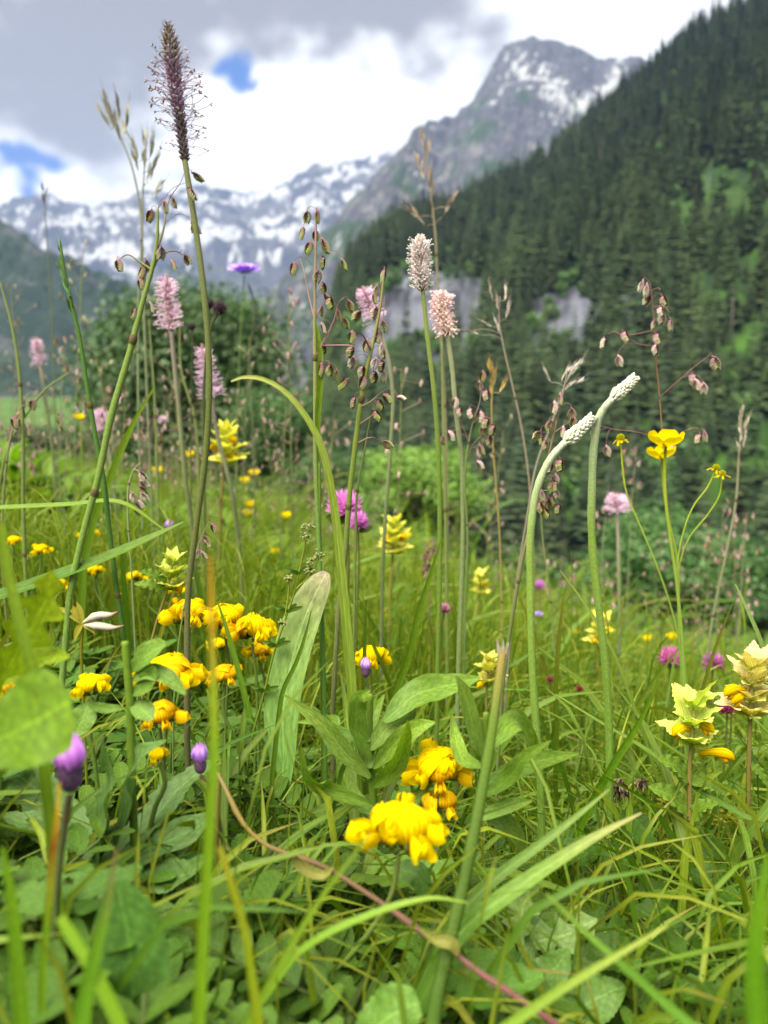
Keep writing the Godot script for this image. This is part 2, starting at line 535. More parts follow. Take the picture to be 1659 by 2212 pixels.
	ridge_mesh(peak, 300, 140, func(p: Vector3, t: float, s: float) -> Color:
		var n := spot.get_noise_3d(p.x * 0.006, p.y * 0.003, p.z * 0.006)
		var m := spot.get_noise_3d(p.x * 0.022, p.y * 0.014, p.z * 0.022) * 0.6 + spot.get_noise_2d(t * 90.0, s * 16.0) * 0.6
		var q := rock.lerp(dark, clampf(0.5 + m * 1.6, 0.0, 1.0))
		var high := p.y / 1100.0
		q = q.lerp(turf, smoothstep(-0.05, 0.25, n * 1.2 + m * 0.5 + 0.06 - absf(high - 0.5) * 0.5 - smoothstep(0.72, 0.92, high)))
		q = q.lerp(lin("8e8c8c", 0.6), smoothstep(0.15, 0.4, spot.get_noise_3d(p.x * 0.02 + 70.0, p.y * 0.003, p.z * 0.02)) * 0.7 * smoothstep(0.75, 0.5, high))
		var cz := -p.z
		var white := -0.62 + m * 1.5
		for b in bands:
			var at := P(b[0], b[1], cz) - p
			white += b[4] * exp(-pow(at.x / px_size(b[2], cz), 2.0) - pow(at.y / px_size(b[3], cz), 2.0))
		return q.lerp(snow, smoothstep(0.0, 0.14, white)), "rocky_peak")
	# wooded slope on the right, with cliffs low on it
	wood = ridge([[690, 900, 360], [705, 800, 375], [725, 690, 395], [760, 610, 415], [820, 545, 445], [900, 505, 475], [1000, 472, 510], [1100, 425, 550], [1200, 352, 590], [1300, 262, 620], [1400, 180, 635], [1500, 92, 640], [1659, 10, 640], [1900, -140, 640]],
		[[640, 1150, 190], [700, 1210, 165], [900, 1290, 140], [1200, 1330, 130], [1500, 1330, 130], [1900, 1330, 130]], 16.0, 60.0, 0.92, 8)
	ridge_mesh(wood, 160, 100, func(p: Vector3, t: float, s: float) -> Color:
		var n := spot.get_noise_3d(p.x * 0.05, p.y * 0.03, p.z * 0.05)
		var q := lin("2c4420", 0.6).lerp(lin("4f7a2c", 0.6), smoothstep(0.0, 0.4, n)).lerp(lin("557a38", 0.38), smoothstep(0.3, 0.7, clearing(p) + n * 0.4))
		return q.lerp(lin("989cac", 0.42).lerp(dark, clampf(0.3 + n * 1.5 + spot.get_noise_3d(p.x * 0.16, p.y * 0.03, p.z * 0.16) * 0.9, 0.0, 1.0)), smoothstep(0.35, 0.6, cliff(p) + n * 0.5)), "wooded_hillside")

var wood: Ridge
func cliff(p: Vector3) -> float:                          # where the slope is bare rock
	var best := 0.0
	for q in [[900.0, 690.0, 140.0, 130.0, 1.0], [790.0, 770.0, 90.0, 120.0, 1.0], [1010.0, 640.0, 80.0, 60.0, 0.75], [1230.0, 690.0, 95.0, 75.0, 1.0], [1350.0, 690.0, 45.0, 70.0, 0.8], [1330.0, 830.0, 60.0, 30.0, 0.5], [1560.0, 390.0, 70.0, 18.0, 0.5], [1120.0, 760.0, 50.0, 40.0, 0.6]]:
		var c := P(q[0], q[1], -p.z)
		var k: float = -p.z / FOCAL
		best = maxf(best, q[4] * exp(-pow((p.x - c.x) / (q[2] * k), 2.0) - pow((p.y - c.y) / (q[3] * k), 2.0)))
	return best

func clearing(p: Vector3) -> float:                       # grassy openings between the spruces
	var best := 0.0
	for q in [[1560.0, 425.0, 110.0, 42.0], [1640.0, 480.0, 70.0, 40.0], [1470.0, 470.0, 60.0, 26.0], [1180.0, 800.0, 60.0, 30.0], [1620.0, 720.0, 60.0, 26.0], [1500.0, 640.0, 46.0, 22.0]]:
		var c := P(q[0], q[1], -p.z)
		var k: float = -p.z / FOCAL
		best = maxf(best, exp(-pow((p.x - c.x) / (q[2] * k), 2.0) - pow((p.y - c.y) / (q[3] * k), 2.0)))
	return best

# ---------------------------------------------------------------- woods
func spruce_mesh(sd: int, tall: float) -> MB:              # crown only, a metre base unit: height tall
	rng.seed = sd
	var mb := MB.new()
	var y := tall * 0.1
	var k := 0
	while y < tall * 0.985:
		var t := y / tall
		var reach := (1.0 - t) * tall * 0.17 * rng.randf_range(0.75, 1.15) + 0.12
		var n := 8 if t < 0.8 else 5
		for i in n:
			var a := TAU * (i + rng.randf() * 0.6) / n + k * 0.7
			var out := Vector3(cos(a), 0, sin(a))
			var len := reach * rng.randf_range(0.7, 1.2)
			var root := Vector3(0, y, 0)
			var mid := root + out * len * 0.55 + Vector3(0, -len * 0.12, 0)
			var tip := root + out * len + Vector3(0, -len * rng.randf_range(0.2, 0.45), 0)
			var side := Vector3(-out.z, 0, out.x) * len * 0.3
			var q := lin("3e4c32", 0.58).lerp(lin("344632", 0.58), rng.randf())
			var r0 := mb.vert(root, q)
			var m1 := mb.vert(mid + side + Vector3(0, -len * 0.2, 0), q)
			var m2 := mb.vert(mid - side + Vector3(0, -len * 0.2, 0), q)
			var mm := mb.vert(mid + Vector3(0, len * 0.04, 0), q)
			var tp := mb.vert(tip, q)
			mb.ix.append_array([r0, m1, mm, r0, mm, m2, m1, tp, mm, mm, tp, m2])
		y += tall * 0.043 * rng.randf_range(0.8, 1.2)
		k += 1
	return mb

func build_wood() -> void:
	var crowns := []
	var trunk := MB.new()
	tube(trunk, PackedVector3Array([Vector3(0, -1.5, 0), Vector3(0, 9, 0), Vector3(0, 21.5, 0)]), [0.32, 0.22, 0.04], lin("6a5a4c", 0.6), 5)
	var tm := keep(trunk, mats.bark)
	for i in 4:
		crowns.append(keep(spruce_mesh(60 + i, 22.0), mats.needle))
	rng.seed = 900
	var all := []
	for i in 7500:
		var t := rng.randf()
		var s := pow(rng.randf(), 0.8)
		if i < 300:
			s = rng.randf_range(0.955, 1.0)                  # along the crest
		var p := wood.pos(t, s)
		if p.y < ground(p.x, p.z) - 1.0 or cliff(p) + rng.randf() * 0.35 > 0.6 or clearing(p) + rng.randf() * 0.5 > 0.8:
			continue
		all.append([p, rng.randf_range(0.35, 1.1) * (0.8 + 0.4 * rng.randf()), rng.randf() * TAU, i < 300, s, t])
	var rest := [[], [], [], []]
	var count := 0
	for i in all.size():
		var q = all[i]
		var tr := Transform3D(Basis(Vector3.UP, q[2]).scaled(Vector3(q[1] * rng.randf_range(0.75, 1.5), q[1] * rng.randf_range(0.8, 1.15), q[1] * rng.randf_range(0.75, 1.5))), q[0])
		var on_crest: bool = q[3]
		if (on_crest and count < 150 and i % 2 == 0) or (not on_crest and q[4] < 0.12 and count < 260 and i % 3 == 0):
			count += 1
			var o := thing("spruce_tree", "dark spruce on the wooded crest, " + ["low at its end under the rocky peak", "below the green shoulder of the peak", "before the snowy face of the peak", "high up against the white cloud"][clampi(int(q[5] * 4.0), 0, 3)] if on_crest else "dark spruce low on the wooded slope, " + ["under the grey cliff", "behind the two pale plantain spikes", "behind the bent bud plantains", "behind the buttercups"][clampi(int(q[5] * 4.0), 0, 3)], "tree", q[0], "spruces along the crest" if on_crest else "spruces at the foot of the slope")
			placed(tm, "trunk", o, Transform3D(tr.basis, Vector3.ZERO))
			placed(crowns[i % 4], "crown", o, Transform3D(tr.basis, Vector3.ZERO))
		else:
			rest[i % 4].append(tr)
	var host := thing("forest", "dense dark spruce forest covering the steep slope beside the peak", "forest", Vector3.ZERO)
	host.set_meta("kind", "stuff")
	for v in 4:
		scatter(crowns[v], rest[v], "crowns", host, func(i: int) -> Color:
			var at: Vector3 = rest[v][i].origin
			var stand := clampf(0.5 + relief.get_noise_3d(at.x * 0.5, at.y * 0.5, at.z * 0.5) * 1.6, 0.0, 1.0)
			return shade_of([Color(1.0, 1.05, 1.0), Color(1.2, 1.2, 0.95), Color(0.9, 1.0, 1.05), Color(1.4, 1.35, 1.0), Color(1.15, 1.05, 0.95)][rng.randi() % 5].lerp(Color(1.5, 1.55, 0.95), stand * 0.6), 0.18))
	var snag := MB.new()
	tube(snag, smooth([Vector3(0, -1, 0), Vector3(0.2, 8, 0), Vector3(0.1, 16, 0.2)], 6), [0.22, 0.15, 0.04], lin("9c948a", 0.6), 5)
	for k in 14:
		var ya := rng.randf() * TAU
		var y0 := rng.randf_range(4.0, 15.0)
		tube(snag, PackedVector3Array([Vector3(0.1, y0, 0), Vector3(cos(ya) * 1.3, y0 - 0.2, sin(ya) * 1.3)]), 0.05, lin("b8b0a4", 0.6), 3, false)
	var dead := []
	for i in 26:
		var p := wood.pos(rng.randf_range(0.2, 1.0), rng.randf_range(0.1, 0.9))
		dead.append(Transform3D(Basis(Vector3.UP, rng.randf() * TAU).scaled(Vector3.ONE * rng.randf_range(0.6, 1.1)), p))
	scatter(keep(snag, mats.bark), dead, "dead_trunks", host, func(_i): return shade_of(Color(1, 1, 1), 0.2))
	var leafy := []
	for i in 1000:                                            # broadleaved trees and scrub between the spruces
		var t := rng.randf_range(0.1, 1.0)
		var s := rng.randf_range(0.02, 0.75)
		var p := wood.pos(t, s)
		if p.y < ground(p.x, p.z) or relief.get_noise_3d(p.x * 0.9, p.y * 0.9, p.z * 0.9) + clearing(p) * 0.8 < 0.02:
			continue
		var k := rng.randf_range(1.6, 4.2)
		leafy.append(Transform3D(Basis(Vector3.UP, rng.randf() * TAU).scaled(Vector3(k, k * 1.2, k)), p + Vector3(0, k * 0.7, 0)))
	var lm := MB.new()
	crown_leaves(lm, Vector3.ZERO, Vector3(1, 1, 1), 520, 0.15, lin("5f8a38", 0.5), 18)
	scatter(keep(lm, mats.crown), leafy, "broadleaved_crowns", host, func(_i): return shade_of(Color(1, 1, 1), 0.35))

func scatter(mesh: Mesh, list: Array, called: String, parent: Node, tint: Callable) -> MultiMeshInstance3D:
	var mm := MultiMesh.new()
	mm.transform_format = MultiMesh.TRANSFORM_3D
	mm.use_colors = true
	mm.mesh = mesh
	mm.instance_count = list.size()
	for i in list.size():
		mm.set_instance_transform(i, list[i])
		mm.set_instance_color(i, tint.call(i))
	var o := MultiMeshInstance3D.new()
	o.name = called
	o.multimesh = mm
	o.set_meta("kind", "stuff")
	parent.add_child(o, true)
	return o

func crown_leaves(mb: MB, at: Vector3, r: Vector3, n: int, size: float, col: Color, clumps: int) -> void:
	var cl := []
	for i in clumps:
		var d := rand_dir()
		if d.y < -0.6:
			d.y = -d.y
		cl.append([at + d * r * pow(rng.randf(), 0.45) * 0.78, rng.randf_range(0.22, 0.42)])
	for i in n:
		var c = cl[i % clumps]
		var d := rand_dir()
		var p: Vector3 = c[0] + d * r * c[1] * pow(rng.randf(), 0.4)
		var nrm := (d + rand_dir() * 0.8 + Vector3(0, 0.5, 0)).normalized()
		var b := frame(nrm, rand_dir())
		var k := size * rng.randf_range(0.6, 1.3)
		var q := shade_of(col, 0.22)
		var e := [mb.vert(p - b.x * k, q), mb.vert(p + b.z * k * 0.55 + b.y * k * 0.2, q), mb.vert(p + b.x * k, q), mb.vert(p - b.z * k * 0.55 + b.y * k * 0.2, q)]
		mb.quad(e[0], e[1], e[2], e[3])

func broadleaf(called: String, label: String, px: float, py: float, rx: float, ry: float, d: float, n: int, col: Color, clumps: int, sd: int) -> void:
	rng.seed = sd
	var c := P(px, py, d)
	var r := Vector3(px_size(rx, d), px_size(ry, d), px_size(rx, d) * 0.8)
	var base := Vector3(c.x, ground(c.x, c.z), c.z)
	var o := thing(called, label, "bush" if called.ends_with("bush") else "tree", base)
	var tr := MB.new()
	tube(tr, smooth([base + Vector3(0, -0.3, 0), base.lerp(c, 0.5) + Vector3(r.x * 0.06, 0, 0), c + Vector3(0, r.y * 0.4, 0)], 8), [r.x * 0.09, r.x * 0.06, r.x * 0.015], lin("5a4c3e", 0.6), 7)
	for i in 9:
		var a := rng.randf() * TAU
		var from := base.lerp(c, rng.randf_range(0.55, 1.0))
		tube(tr, smooth([from, from + Vector3(cos(a) * r.x * 0.4, r.y * 0.2, sin(a) * r.z * 0.4), c + Vector3(cos(a) * r.x * 0.75, r.y * rng.randf_range(-0.3, 0.6), sin(a) * r.z * 0.75)], 6), [r.x * 0.03, r.x * 0.006], lin("5a4c3e", 0.6), 5)
	part(tr, "trunk", mats.bark, o)
	var cr := MB.new()
	crown_leaves(cr, c, r, n * 2, maxf(r.x, r.y) * 0.021 + 0.02, col, clumps)
	var lo := base.y + (c.y - base.y) * 0.35
	crown_leaves(cr, Vector3(c.x, (c.y + lo) * 0.5, c.z), Vector3(r.x * 0.85, maxf(r.y * 0.6, (c.y - lo) * 0.5), r.z * 0.85), n * 2 / 3, maxf(r.x, r.y) * 0.021 + 0.02, col, clumps)
	part(cr, "crown", mats.crown, o)

func build_bushes() -> void:
	broadleaf("broadleaved_tree", "tall dark rounded broadleaved tree behind the meadow under the snowy range", 405, 860, 275, 260, 48, 26000, lin("557a38", 0.46), 170, 1)
	broadleaf("broadleaved_tree", "smaller broadleaved tree leaning against the tall dark tree", 600, 980, 150, 150, 42, 10000, lin("4f7a34", 0.5), 34, 2)
	broadleaf("broadleaved_tree", "low spreading tree between the round lime bush and tall tree", 700, 1080, 130, 130, 38, 9000, lin("4c7430", 0.5), 34, 3)
	broadleaf("round_bush", "round bright lime green bush at the middle of the valley", 895, 1075, 165, 130, 34, 12000, lin("7da637", 0.6), 40, 4)
	broadleaf("round_bush", "wide mid green bush filling the gap on the right", 1430, 1235, 215, 140, 22, 10000, lin("527f38", 0.55), 44, 5)
	broadleaf("round_bush", "dark green bush behind the buttercup stems at the right edge", 1640, 1270, 160, 120, 26, 8000, lin("426b33", 0.5), 34, 6)
	broadleaf("round_bush", "dark green bush left of the lime bush, low in the hollow", 1130, 1270, 170, 90, 30, 8000, lin("47702f", 0.5), 30, 7)
	broadleaf("round_bush", "dark hedge bush at the left edge below the valley field", 110, 960, 150, 46, 60, 4000, lin("3d5c2c", 0.5), 30, 8)

# ---------------------------------------------------------------- shared small shapes
func build_shared() -> void:
	rng.seed = 77
	# quaking-grass spikelets: two ranks of overlapping boat-shaped scales, hanging along -y from their stalk, length 1
	var tones := [["74404e", "90884c", "c9c79a"], ["8a5a6c", "a9a874", "e0d8c0"], ["7a4a50", "93a24a", "c4cc90"], ["a67c88", "c0b898", "ece6d8"], ["7c8a3c", "93a648", "b9c672"]]
	for q in tones.size():
		for thin in 2:
			var mb := MB.new()
			var dark := lin(tones[q][0], 0.95); var mid := lin(tones[q][1], 0.9); var pale := lin(tones[q][2], 0.95)
			tube(mb, PackedVector3Array([Vector3(0, 0.06, 0), Vector3(0, -0.9, 0)]), 0.03, mid, 4)
			for i in 9:
				var t := i / 8.0
				var sgn := 1.0 if i % 2 == 0 else -1.0
				var root := Vector3(sgn * 0.02, -0.02 - t * 0.62, 0)
				var reach := (0.33 - absf(t - 0.35) * 0.22) * (0.62 if thin else 1.0)
				var len := 0.4 - t * 0.08
				var fn := func(a: float, s: float) -> Vector3:
					var w := sin(PI * pow(clampf(s, 0.02, 0.985), 0.75)) * 0.24 * (0.8 if thin else 1.0)
					var spread := sin(s * PI * 0.62) * reach
					return root + Vector3(sgn * (spread - a * a * 0.1), -s * len + 0.03, a * w)
				var paint := func(a: float, s: float) -> Color:
					var body := dark.lerp(mid, smoothstep(0.1, 0.75, t + (s - 0.5) * 0.3))
					return body.lerp(pale, smoothstep(0.55, 0.95, s) * 0.8 + absf(a) * 0.25 * s)
				sheet(mb, fn, 4, 4, paint)
			shared["spikelet_%d_%d" % [q, thin]] = keep(mb, mats.scale)
	# pea flower, length 1 along +z, up +y
	for tone in 3:
		var y1: Color = [lin("ffe400", 0.86), lin("ffe000", 0.86), lin("ffd410", 0.86)][tone]
		var y2: Color = [lin("ffd800", 0.86), lin("ffd000", 0.86), lin("f8b418", 0.85)][tone]
		var streak := func(a: float, s: float) -> Color:
			var q := y1.lerp(y2, 0.5 + 0.5 * sin(a * 13.0)) if absf(a) < 0.75 and s < 0.8 else y1
			return q.lerp(y2, 0.6 * (1.0 - s) * (1.0 - s))
		var b := MB.new()
		sheet(b, func(a: float, t: float) -> Vector3:
			var w := 0.6 * pow(sin(PI * (0.09 + 0.8 * t)), 0.62)
			return Vector3(a * w, 0.06 + t * (0.86 - 0.1 * absf(a)) + 0.02 * sin(a * 9.0) * t, 0.4 + sin(t * PI) * 0.2 - a * a * 0.26 * (1.0 - 0.4 * t) - t * t * 0.3 + 0.025 * cos(a * 7.0 + 1.0) * t), 10, 9, streak)
		shared["banner_%d" % tone] = keep(b, mats.petal)
		for sgn in [-1.0, 1.0]:
			var wg := MB.new()
			sheet(wg, func(a: float, t: float) -> Vector3:
				var h := 0.27 * pow(sin(PI * (0.08 + 0.8 * t)), 0.6)
				return Vector3(sgn * (0.04 + 0.15 * sin(t * PI * 0.7) * (1.0 - a * a * 0.5) + 0.06 * t * (1.0 - a)), 0.02 + a * h - 0.1 * t * t, 0.32 + t * 0.66), 5, 7, func(_a: float, t: float) -> Color: return y1.lerp(y2, 0.25 * (1.0 - t)))
			shared["wing_%d_%d" % [tone, 0 if sgn < 0 else 1]] = keep(wg, mats.petal)
		var kl := MB.new()
		tube(kl, smooth([Vector3(0, -0.02, 0.3), Vector3(0, -0.1, 0.62), Vector3(0, 0.0, 0.9), Vector3(0, 0.14, 0.96)], 8), [0.05, 0.13, 0.1, 0.02], y1, 7)
		shared["keel_%d" % tone] = keep(kl, mats.petal)
	var cx := MB.new()
	tube(cx, smooth([Vector3(0, -0.06, -0.12), Vector3(0, 0, 0.06), Vector3(0, 0.03, 0.3), Vector3(0, 0.04, 0.42)], 6), [0.05, 0.12, 0.17, 0.15], [lin("6f6a34", 0.6), lin("8a9040", 0.6)], 8, false)
	for i in 5:
		var a := TAU * i / 5.0
		var o := Vector3(cos(a), sin(a), 0)
		leaf(cx, smooth([o * 0.14 + Vector3(0, 0.03, 0.34), o * 0.2 + Vector3(0, 0.03, 0.52)], 3), func(t): return 0.05 * (1.0 - t), o, lin("7d7a3a", 0.6), 2, 0.1)
	shared.calyx = keep(cx, mats.stem)
	# plantain stamen: filament of length 1 along +y with an anther across its end
	for v in 3:
		var st := MB.new()
		var bend := Vector3([0.05, -0.12, 0.16][v], 0, [0.1, 0.06, -0.12][v])
		tube(st, smooth([Vector3.ZERO, Vector3(0, 0.5, 0) + bend, Vector3(0, 1, 0)], 6), 0.013, lin("b79ac0", 0.75), 4, false)
		for s in [-1.0, 1.0]:
			egg(st, Vector3(s * 0.028, 1.0, 0), frame(Vector3(0.8 * s, 0.6, 0.3)) * Basis.from_scale(Vector3(0.034, 0.085, 0.034)), lin("c2b0b4", 0.7), 4, 5)
		shared["stamen_%d" % v] = keep(st, mats.scale)
	# a heart-shaped clover leaflet and an oval vetch leaflet, length 1 along +y, facing +z
	for q in [["oval", 0.26, green("5c8a3c", 0.6)], ["round", 0.42, green("56883a", 0.6)], ["lance", 0.15, green("62923c", 0.6)]]:
		var mb := MB.new()
		var pts := smooth([Vector3.ZERO, Vector3(0, 0.5, 0.06), Vector3(0, 1.0, -0.02)], 7)
		leaf(mb, pts, func(t): return q[1] * pow(sin(PI * clampf(0.04 + t * 0.93, 0, 1)), 0.7), Vector3(0, 0, 1), q[2], 4, 0.25)
		shared[q[0] + "_leaflet"] = keep(mb, mats.leaf)

func hairs(mb: MB, pts: PackedVector3Array, r: float, n: int, len: float, col: Color) -> void:
	for i in n:
		var f := rng.randf() * (pts.size() - 1.001)
		var k := int(f)
		var tan := (pts[k + 1] - pts[k]).normalized()
		var out := rand_dir()
		out = (out - tan * out.dot(tan)).normalized()
		var p := pts[k].lerp(pts[k + 1], f - k) + out * r * 0.9
		var side := tan.cross(out) * len * 0.12
		var tip := p + out * len + tan * len * rng.randf_range(-0.5, 0.5)
		var a := mb.vert(p + side, col); var b := mb.vert(p - side, col); var e := mb.vert(tip, col)
		mb.ix.append_array([a, b, e])

# ---------------------------------------------------------------- plantain
func plantain(label: String, spike_px: Array, stem_px: Array, d_top: float, d_bot: float, style: String, width_px: float, stem_px_w: float, sd: int) -> void:
	rng.seed = sd
	var stem := trace(stem_px, d_top, d_bot, 34)
	var base := stem[-1]
	var o := thing("plantain", label, "plantain", base, "hoary plantains in flower and bud")
	var r := px_size(stem_px_w, d_top) * 0.5
	var look := {"hero": ["8a8f62", "6e7a3c", "6c6a48"], "pink": ["b8a9a0", "8f9a6a", "6e7c4c"], "white": ["9aa85e", "7f9a40", "6f8c36"], "withered": ["a9ad84", "93a070", "7b9454"], "bud": ["d2dcc0", "8fae4c", "6f9434"]}
	var cols := []
	for h in look[style]:
		cols.append(lin(h, 0.75))
	var m := MB.new()
	tube(m, stem, [r * 0.92, r, r, r * 1.1], cols, 8)
	hairs(m, stem, r, 520 if d_top < 0.33 else 160, r * 0.5, lin("b4bc9c", 0.6))
	part(m, "stem", mats.stem, o)
	var ax := []
	for q in spike_px:
		ax.append(P(q[0], q[1], d_top))
	ax.append(stem[0])
	ax.reverse()
	var axis := smooth(ax, 24)
	var len := 0.0
	for i in 24:
		len += axis[i].distance_to(axis[i + 1])
	var w := px_size(width_px, d_top) * 0.5
	var s := MB.new()
	var core := {"hero": "6a5a54", "pink": "b5968c", "white": "b49a80", "withered": "b09c70", "bud": "cdd4b4"}[style] as String
	tube(s, axis, [w * 0.3, w * 0.36, w * 0.34, w * 0.3, w * 0.1], lin(core, 0.6), 8)
	var n: int = {"hero": 210, "pink": 170, "white": 190, "withered": 150, "bud": 95}[style]
	for i in n:
		var t := (i + 0.5) / n
		var f := t * 23.99
		var k := int(f)
		var p := axis[k].lerp(axis[k + 1], f - k)
		var tan := (axis[k + 1] - axis[k]).normalized()
		var a := i * 2.39996 + rng.randf() * 0.2
		var b := frame(tan)
		var out := b.x * cos(a) + b.z * sin(a)
		var shape := 1.0
		if style == "hero":
			shape = minf(1.0, 0.62 + 0.5 * t) * (1.0 if t < 0.82 else 1.0 - (t - 0.82) * 3.6)
		elif style == "bud":
			shape = (1.0 - t * 0.42) * minf(1.0, 0.6 + t * 4.0)
		else:
			shape = minf(1.0, 0.7 + t * 2.0) * (1.0 if t < 0.75 else 1.0 - (t - 0.75) * 2.4) * (0.62 if style == "pink" else 1.0)
		var lean := 1.05
		var bl := w * 0.7
		var bw := w * 0.17
		if style == "bud":
			lean = 1.5; bl = w * 0.95; bw = w * 0.21
		elif style == "white":
			lean = 0.8; bl = w * 0.75; bw = w * 0.13
		var dirb := (out + tan * lean + rand_dir() * (0.12 if style == "bud" else 0.3)).normalized()
		bl *= rng.randf_range(0.8, 1.2)
		var q := Color()
		match style:
			"hero": q = lin("9c8c86", 0.6).lerp(lin("b9aca4", 0.62), rng.randf()) if t > 0.62 else lin("9d8692", 0.6).lerp(lin("5e4c44", 0.6), rng.randf() * 0.8)
			"pink": q = lin("d29aa6", 0.8).lerp(lin("ecccd0", 0.85), rng.randf())
			"white": q = lin("fcf4ec", 1.0).lerp(lin("ecd0cc", 0.95), rng.randf() * (1.0 if t < 0.6 else 0.5))
			"withered": q = lin("f4e4c8", 0.95).lerp(lin("f8d4d0", 0.95), rng.randf())
			"bud": q = lin("f0f2e4", 0.9).lerp(lin("d0d8ac", 0.85), rng.randf() * (1.0 - t * 0.6))
		if style == "hero" and t > 0.3 and t < 0.66:
			q = q.lerp(lin("cf9cc8", 0.72), rng.randf_range(0.2, 0.75))
		egg(s, p + out * w * 0.55 * shape, frame(dirb) * Basis.from_scale(Vector3(bw, bl * 0.5, bw) * shape) , [q * 0.96, q, shade_of(q, 0.06)], 4, 6)
		if style == "hero" and t > 0.3:                      # the pale styles stick out of the closed buds
			var tip := p + out * w * 0.55 * shape + dirb * bl * 0.4 * shape
			tube(s, PackedVector3Array([tip, tip + (out * 1.1 + tan * 0.75).normalized() * w * 0.42 * minf(1.0, 1.5 - t)]), w * 0.03, lin("b4a2b4", 0.7), 4)
	part(s, "flower_spike", mats.scale, o)
	if style == "hero":
		for i in 230:
			var t := rng.randf_range(0.03, 0.66)
			if rng.randf() > 0.35 + t * 1.1:
				continue
			var f := t * 23.99
			var k := int(f)
			var tan := (axis[k + 1] - axis[k]).normalized()
			var b := frame(tan)
			var a := rng.randf() * TAU
			var out := b.x * cos(a) + b.z * sin(a)
			var dirb := (out + tan * rng.randf_range(0.05, 0.9) * (0.5 + t)).normalized()
			var l := w * rng.randf_range(1.5, 2.7) * (1.0 - absf(t - 0.34) * 0.9)
			placed(shared["stamen_%d" % (i % 3)], "stamen", o, Transform3D(frame(dirb, rand_dir()) * Basis.from_scale(Vector3(l, l, l)), axis[k].lerp(axis[k + 1], f - k) + out * w * 0.3 - base))
	elif style == "pink" or style == "white" or style == "withered":
		var fr := MB.new()
		var cnt: int = {"pink": 250, "white": 380, "withered": 380}[style]
		for i in cnt:
			var t := rng.randf_range(0.02, 0.9 if style == "pink" else (0.85 if style == "white" else 1.0))
			var f := t * 23.99
			var k := int(f)
			var tan := (axis[k + 1] - axis[k]).normalized()
			var b := frame(tan)
			var a := rng.randf() * TAU
			var out := b.x * cos(a) + b.z * sin(a)
			var p := axis[k].lerp(axis[k + 1], f - k) + out * w * 0.3
			var l := w * rng.randf_range(0.9, 1.7) * (1.1 - t * 0.55) if style == "pink" else w * rng.randf_range(0.5, 0.95)
			var dirb := (out + tan * rng.randf_range(-0.3, 0.6)).normalized()
			if style == "withered":
				dirb = (out + Vector3(-0.6, -0.9, 0) * rng.randf()).normalized()
			var q := lin("f8e0ee", 0.95) if style == "pink" else (lin("f0ece6", 0.8) if style == "white" else lin("f8e0dc", 0.95))
			var mid := p + dirb * l * 0.55 + rand_dir() * l * 0.12
			tube(fr, PackedVector3Array([p, mid, p + dirb * l]), w * (0.034 if style == "pink" else 0.024), q, 3, false)
			egg(fr, p + dirb * l, frame(rand_dir()) * Basis.from_scale(Vector3(0.05, 0.12, 0.05) * w), q, 3, 4)
		part(fr, "stamen_fringe", mats.pink_petal, o)

# ---------------------------------------------------------------- quaking grass
# stem and branches as surveyed lines, spikelets as [x, y of the hanging point, length, lean]
func quaking_grass(label: String, stem_px: Array, d_top: float, d_bot: float, r_px: float, branches: Array, spikelets: Array, tone: Array, culm: Array, sd: int, rooted := true) -> Node3D:
	rng.seed = sd
	var stem := trace(stem_px, d_top, d_bot, 36, rooted)
	var base := stem[-1]
	var o := thing("quaking_grass", label, "grass", base, "quaking grass panicles")
	var r := px_size(r_px, d_top)
	var cols := []
	for h in culm:
		cols.append(lin(h, 0.72))
	var m := MB.new()
	tube(m, stem, [r * 0.35, r * 0.6, r, r, r], cols, 7)
	for kk in [15, 25]:
		egg(m, stem[kk], frame(stem[kk + 1] - stem[kk]) * Basis.from_scale(Vector3(r * 1.25, r * 2.2, r * 1.25)), lin("7a6a48", 0.6), 5, 8)
	part(m, "stem", mats.stem, o)
	var near := []                                         # points a stalk can grow from
	for q in stem.size() / 2:
		near.append(stem[q])
	for b in branches:
		var line := []
		var j := rng.randf_range(-0.012, 0.012)
		for q in b.size():
			line.append(P(b[q][0], b[q][1], d_top + j * q / (b.size() - 1.0)))
		# the branch leaves the nearest point of the stem
		var best := stem[0]
		for q in stem:
			if q.distance_to(line[0]) < best.distance_to(line[0]):
				best = q
		line[0] = best
		var pts := smooth(line, 12)
		var bm := MB.new()
		tube(bm, pts, [maxf(r * 0.4, 0.00018), 0.00014], [cols[0], lin("b08a8c", 0.6)], 5)
		part(bm, "branch", mats.stem, o)
		for q in range(3, pts.size()):
			near.append(pts[q])
	for q in spikelets:
		var dd: float = d_top + rng.randf_range(-0.008, 0.008)
		var top := P(q[0], q[1], dd)
		var best: Vector3 = near[0]
		var cost := 1e9
		for e in near:
			var g: float = e.distance_to(top) + maxf(0.0, e.y - top.y - 0.001) * 1.5
			if g < cost:
				cost = g; best = e
		top.z = lerpf(top.z, best.z, 0.5)
		var gap := best.distance_to(top)
		if gap > 0.0006:
			var rise := Vector3(0, minf(0.0035, gap * 0.35), 0)
			var sm := MB.new()
			tube(sm, smooth([best, best.lerp(top, 0.55) + rise, top + Vector3(0, 0.0007, 0), top], 9), 0.00011, lin("a88488", 0.6), 4, false)
			part(sm, "stalk", mats.stem, o)
		var l := px_size(q[2], dd) * 1.22
		var lean: float = q[3] if q.size() > 3 else rng.randf_range(-0.25, 0.25)
		var bas := Basis(Vector3(0, 0, 1), lean) * Basis(Vector3.UP, rng.randf_range(-0.9, 0.9)) * Basis.from_scale(Vector3(l, l, l))
		var tn: int = tone[rng.randi() % tone.size()]
		placed(shared["spikelet_%d_%d" % [tn, 1 if rng.randf() < 0.35 else 0]], "spikelet", o, Transform3D(bas, top - base))
	return o

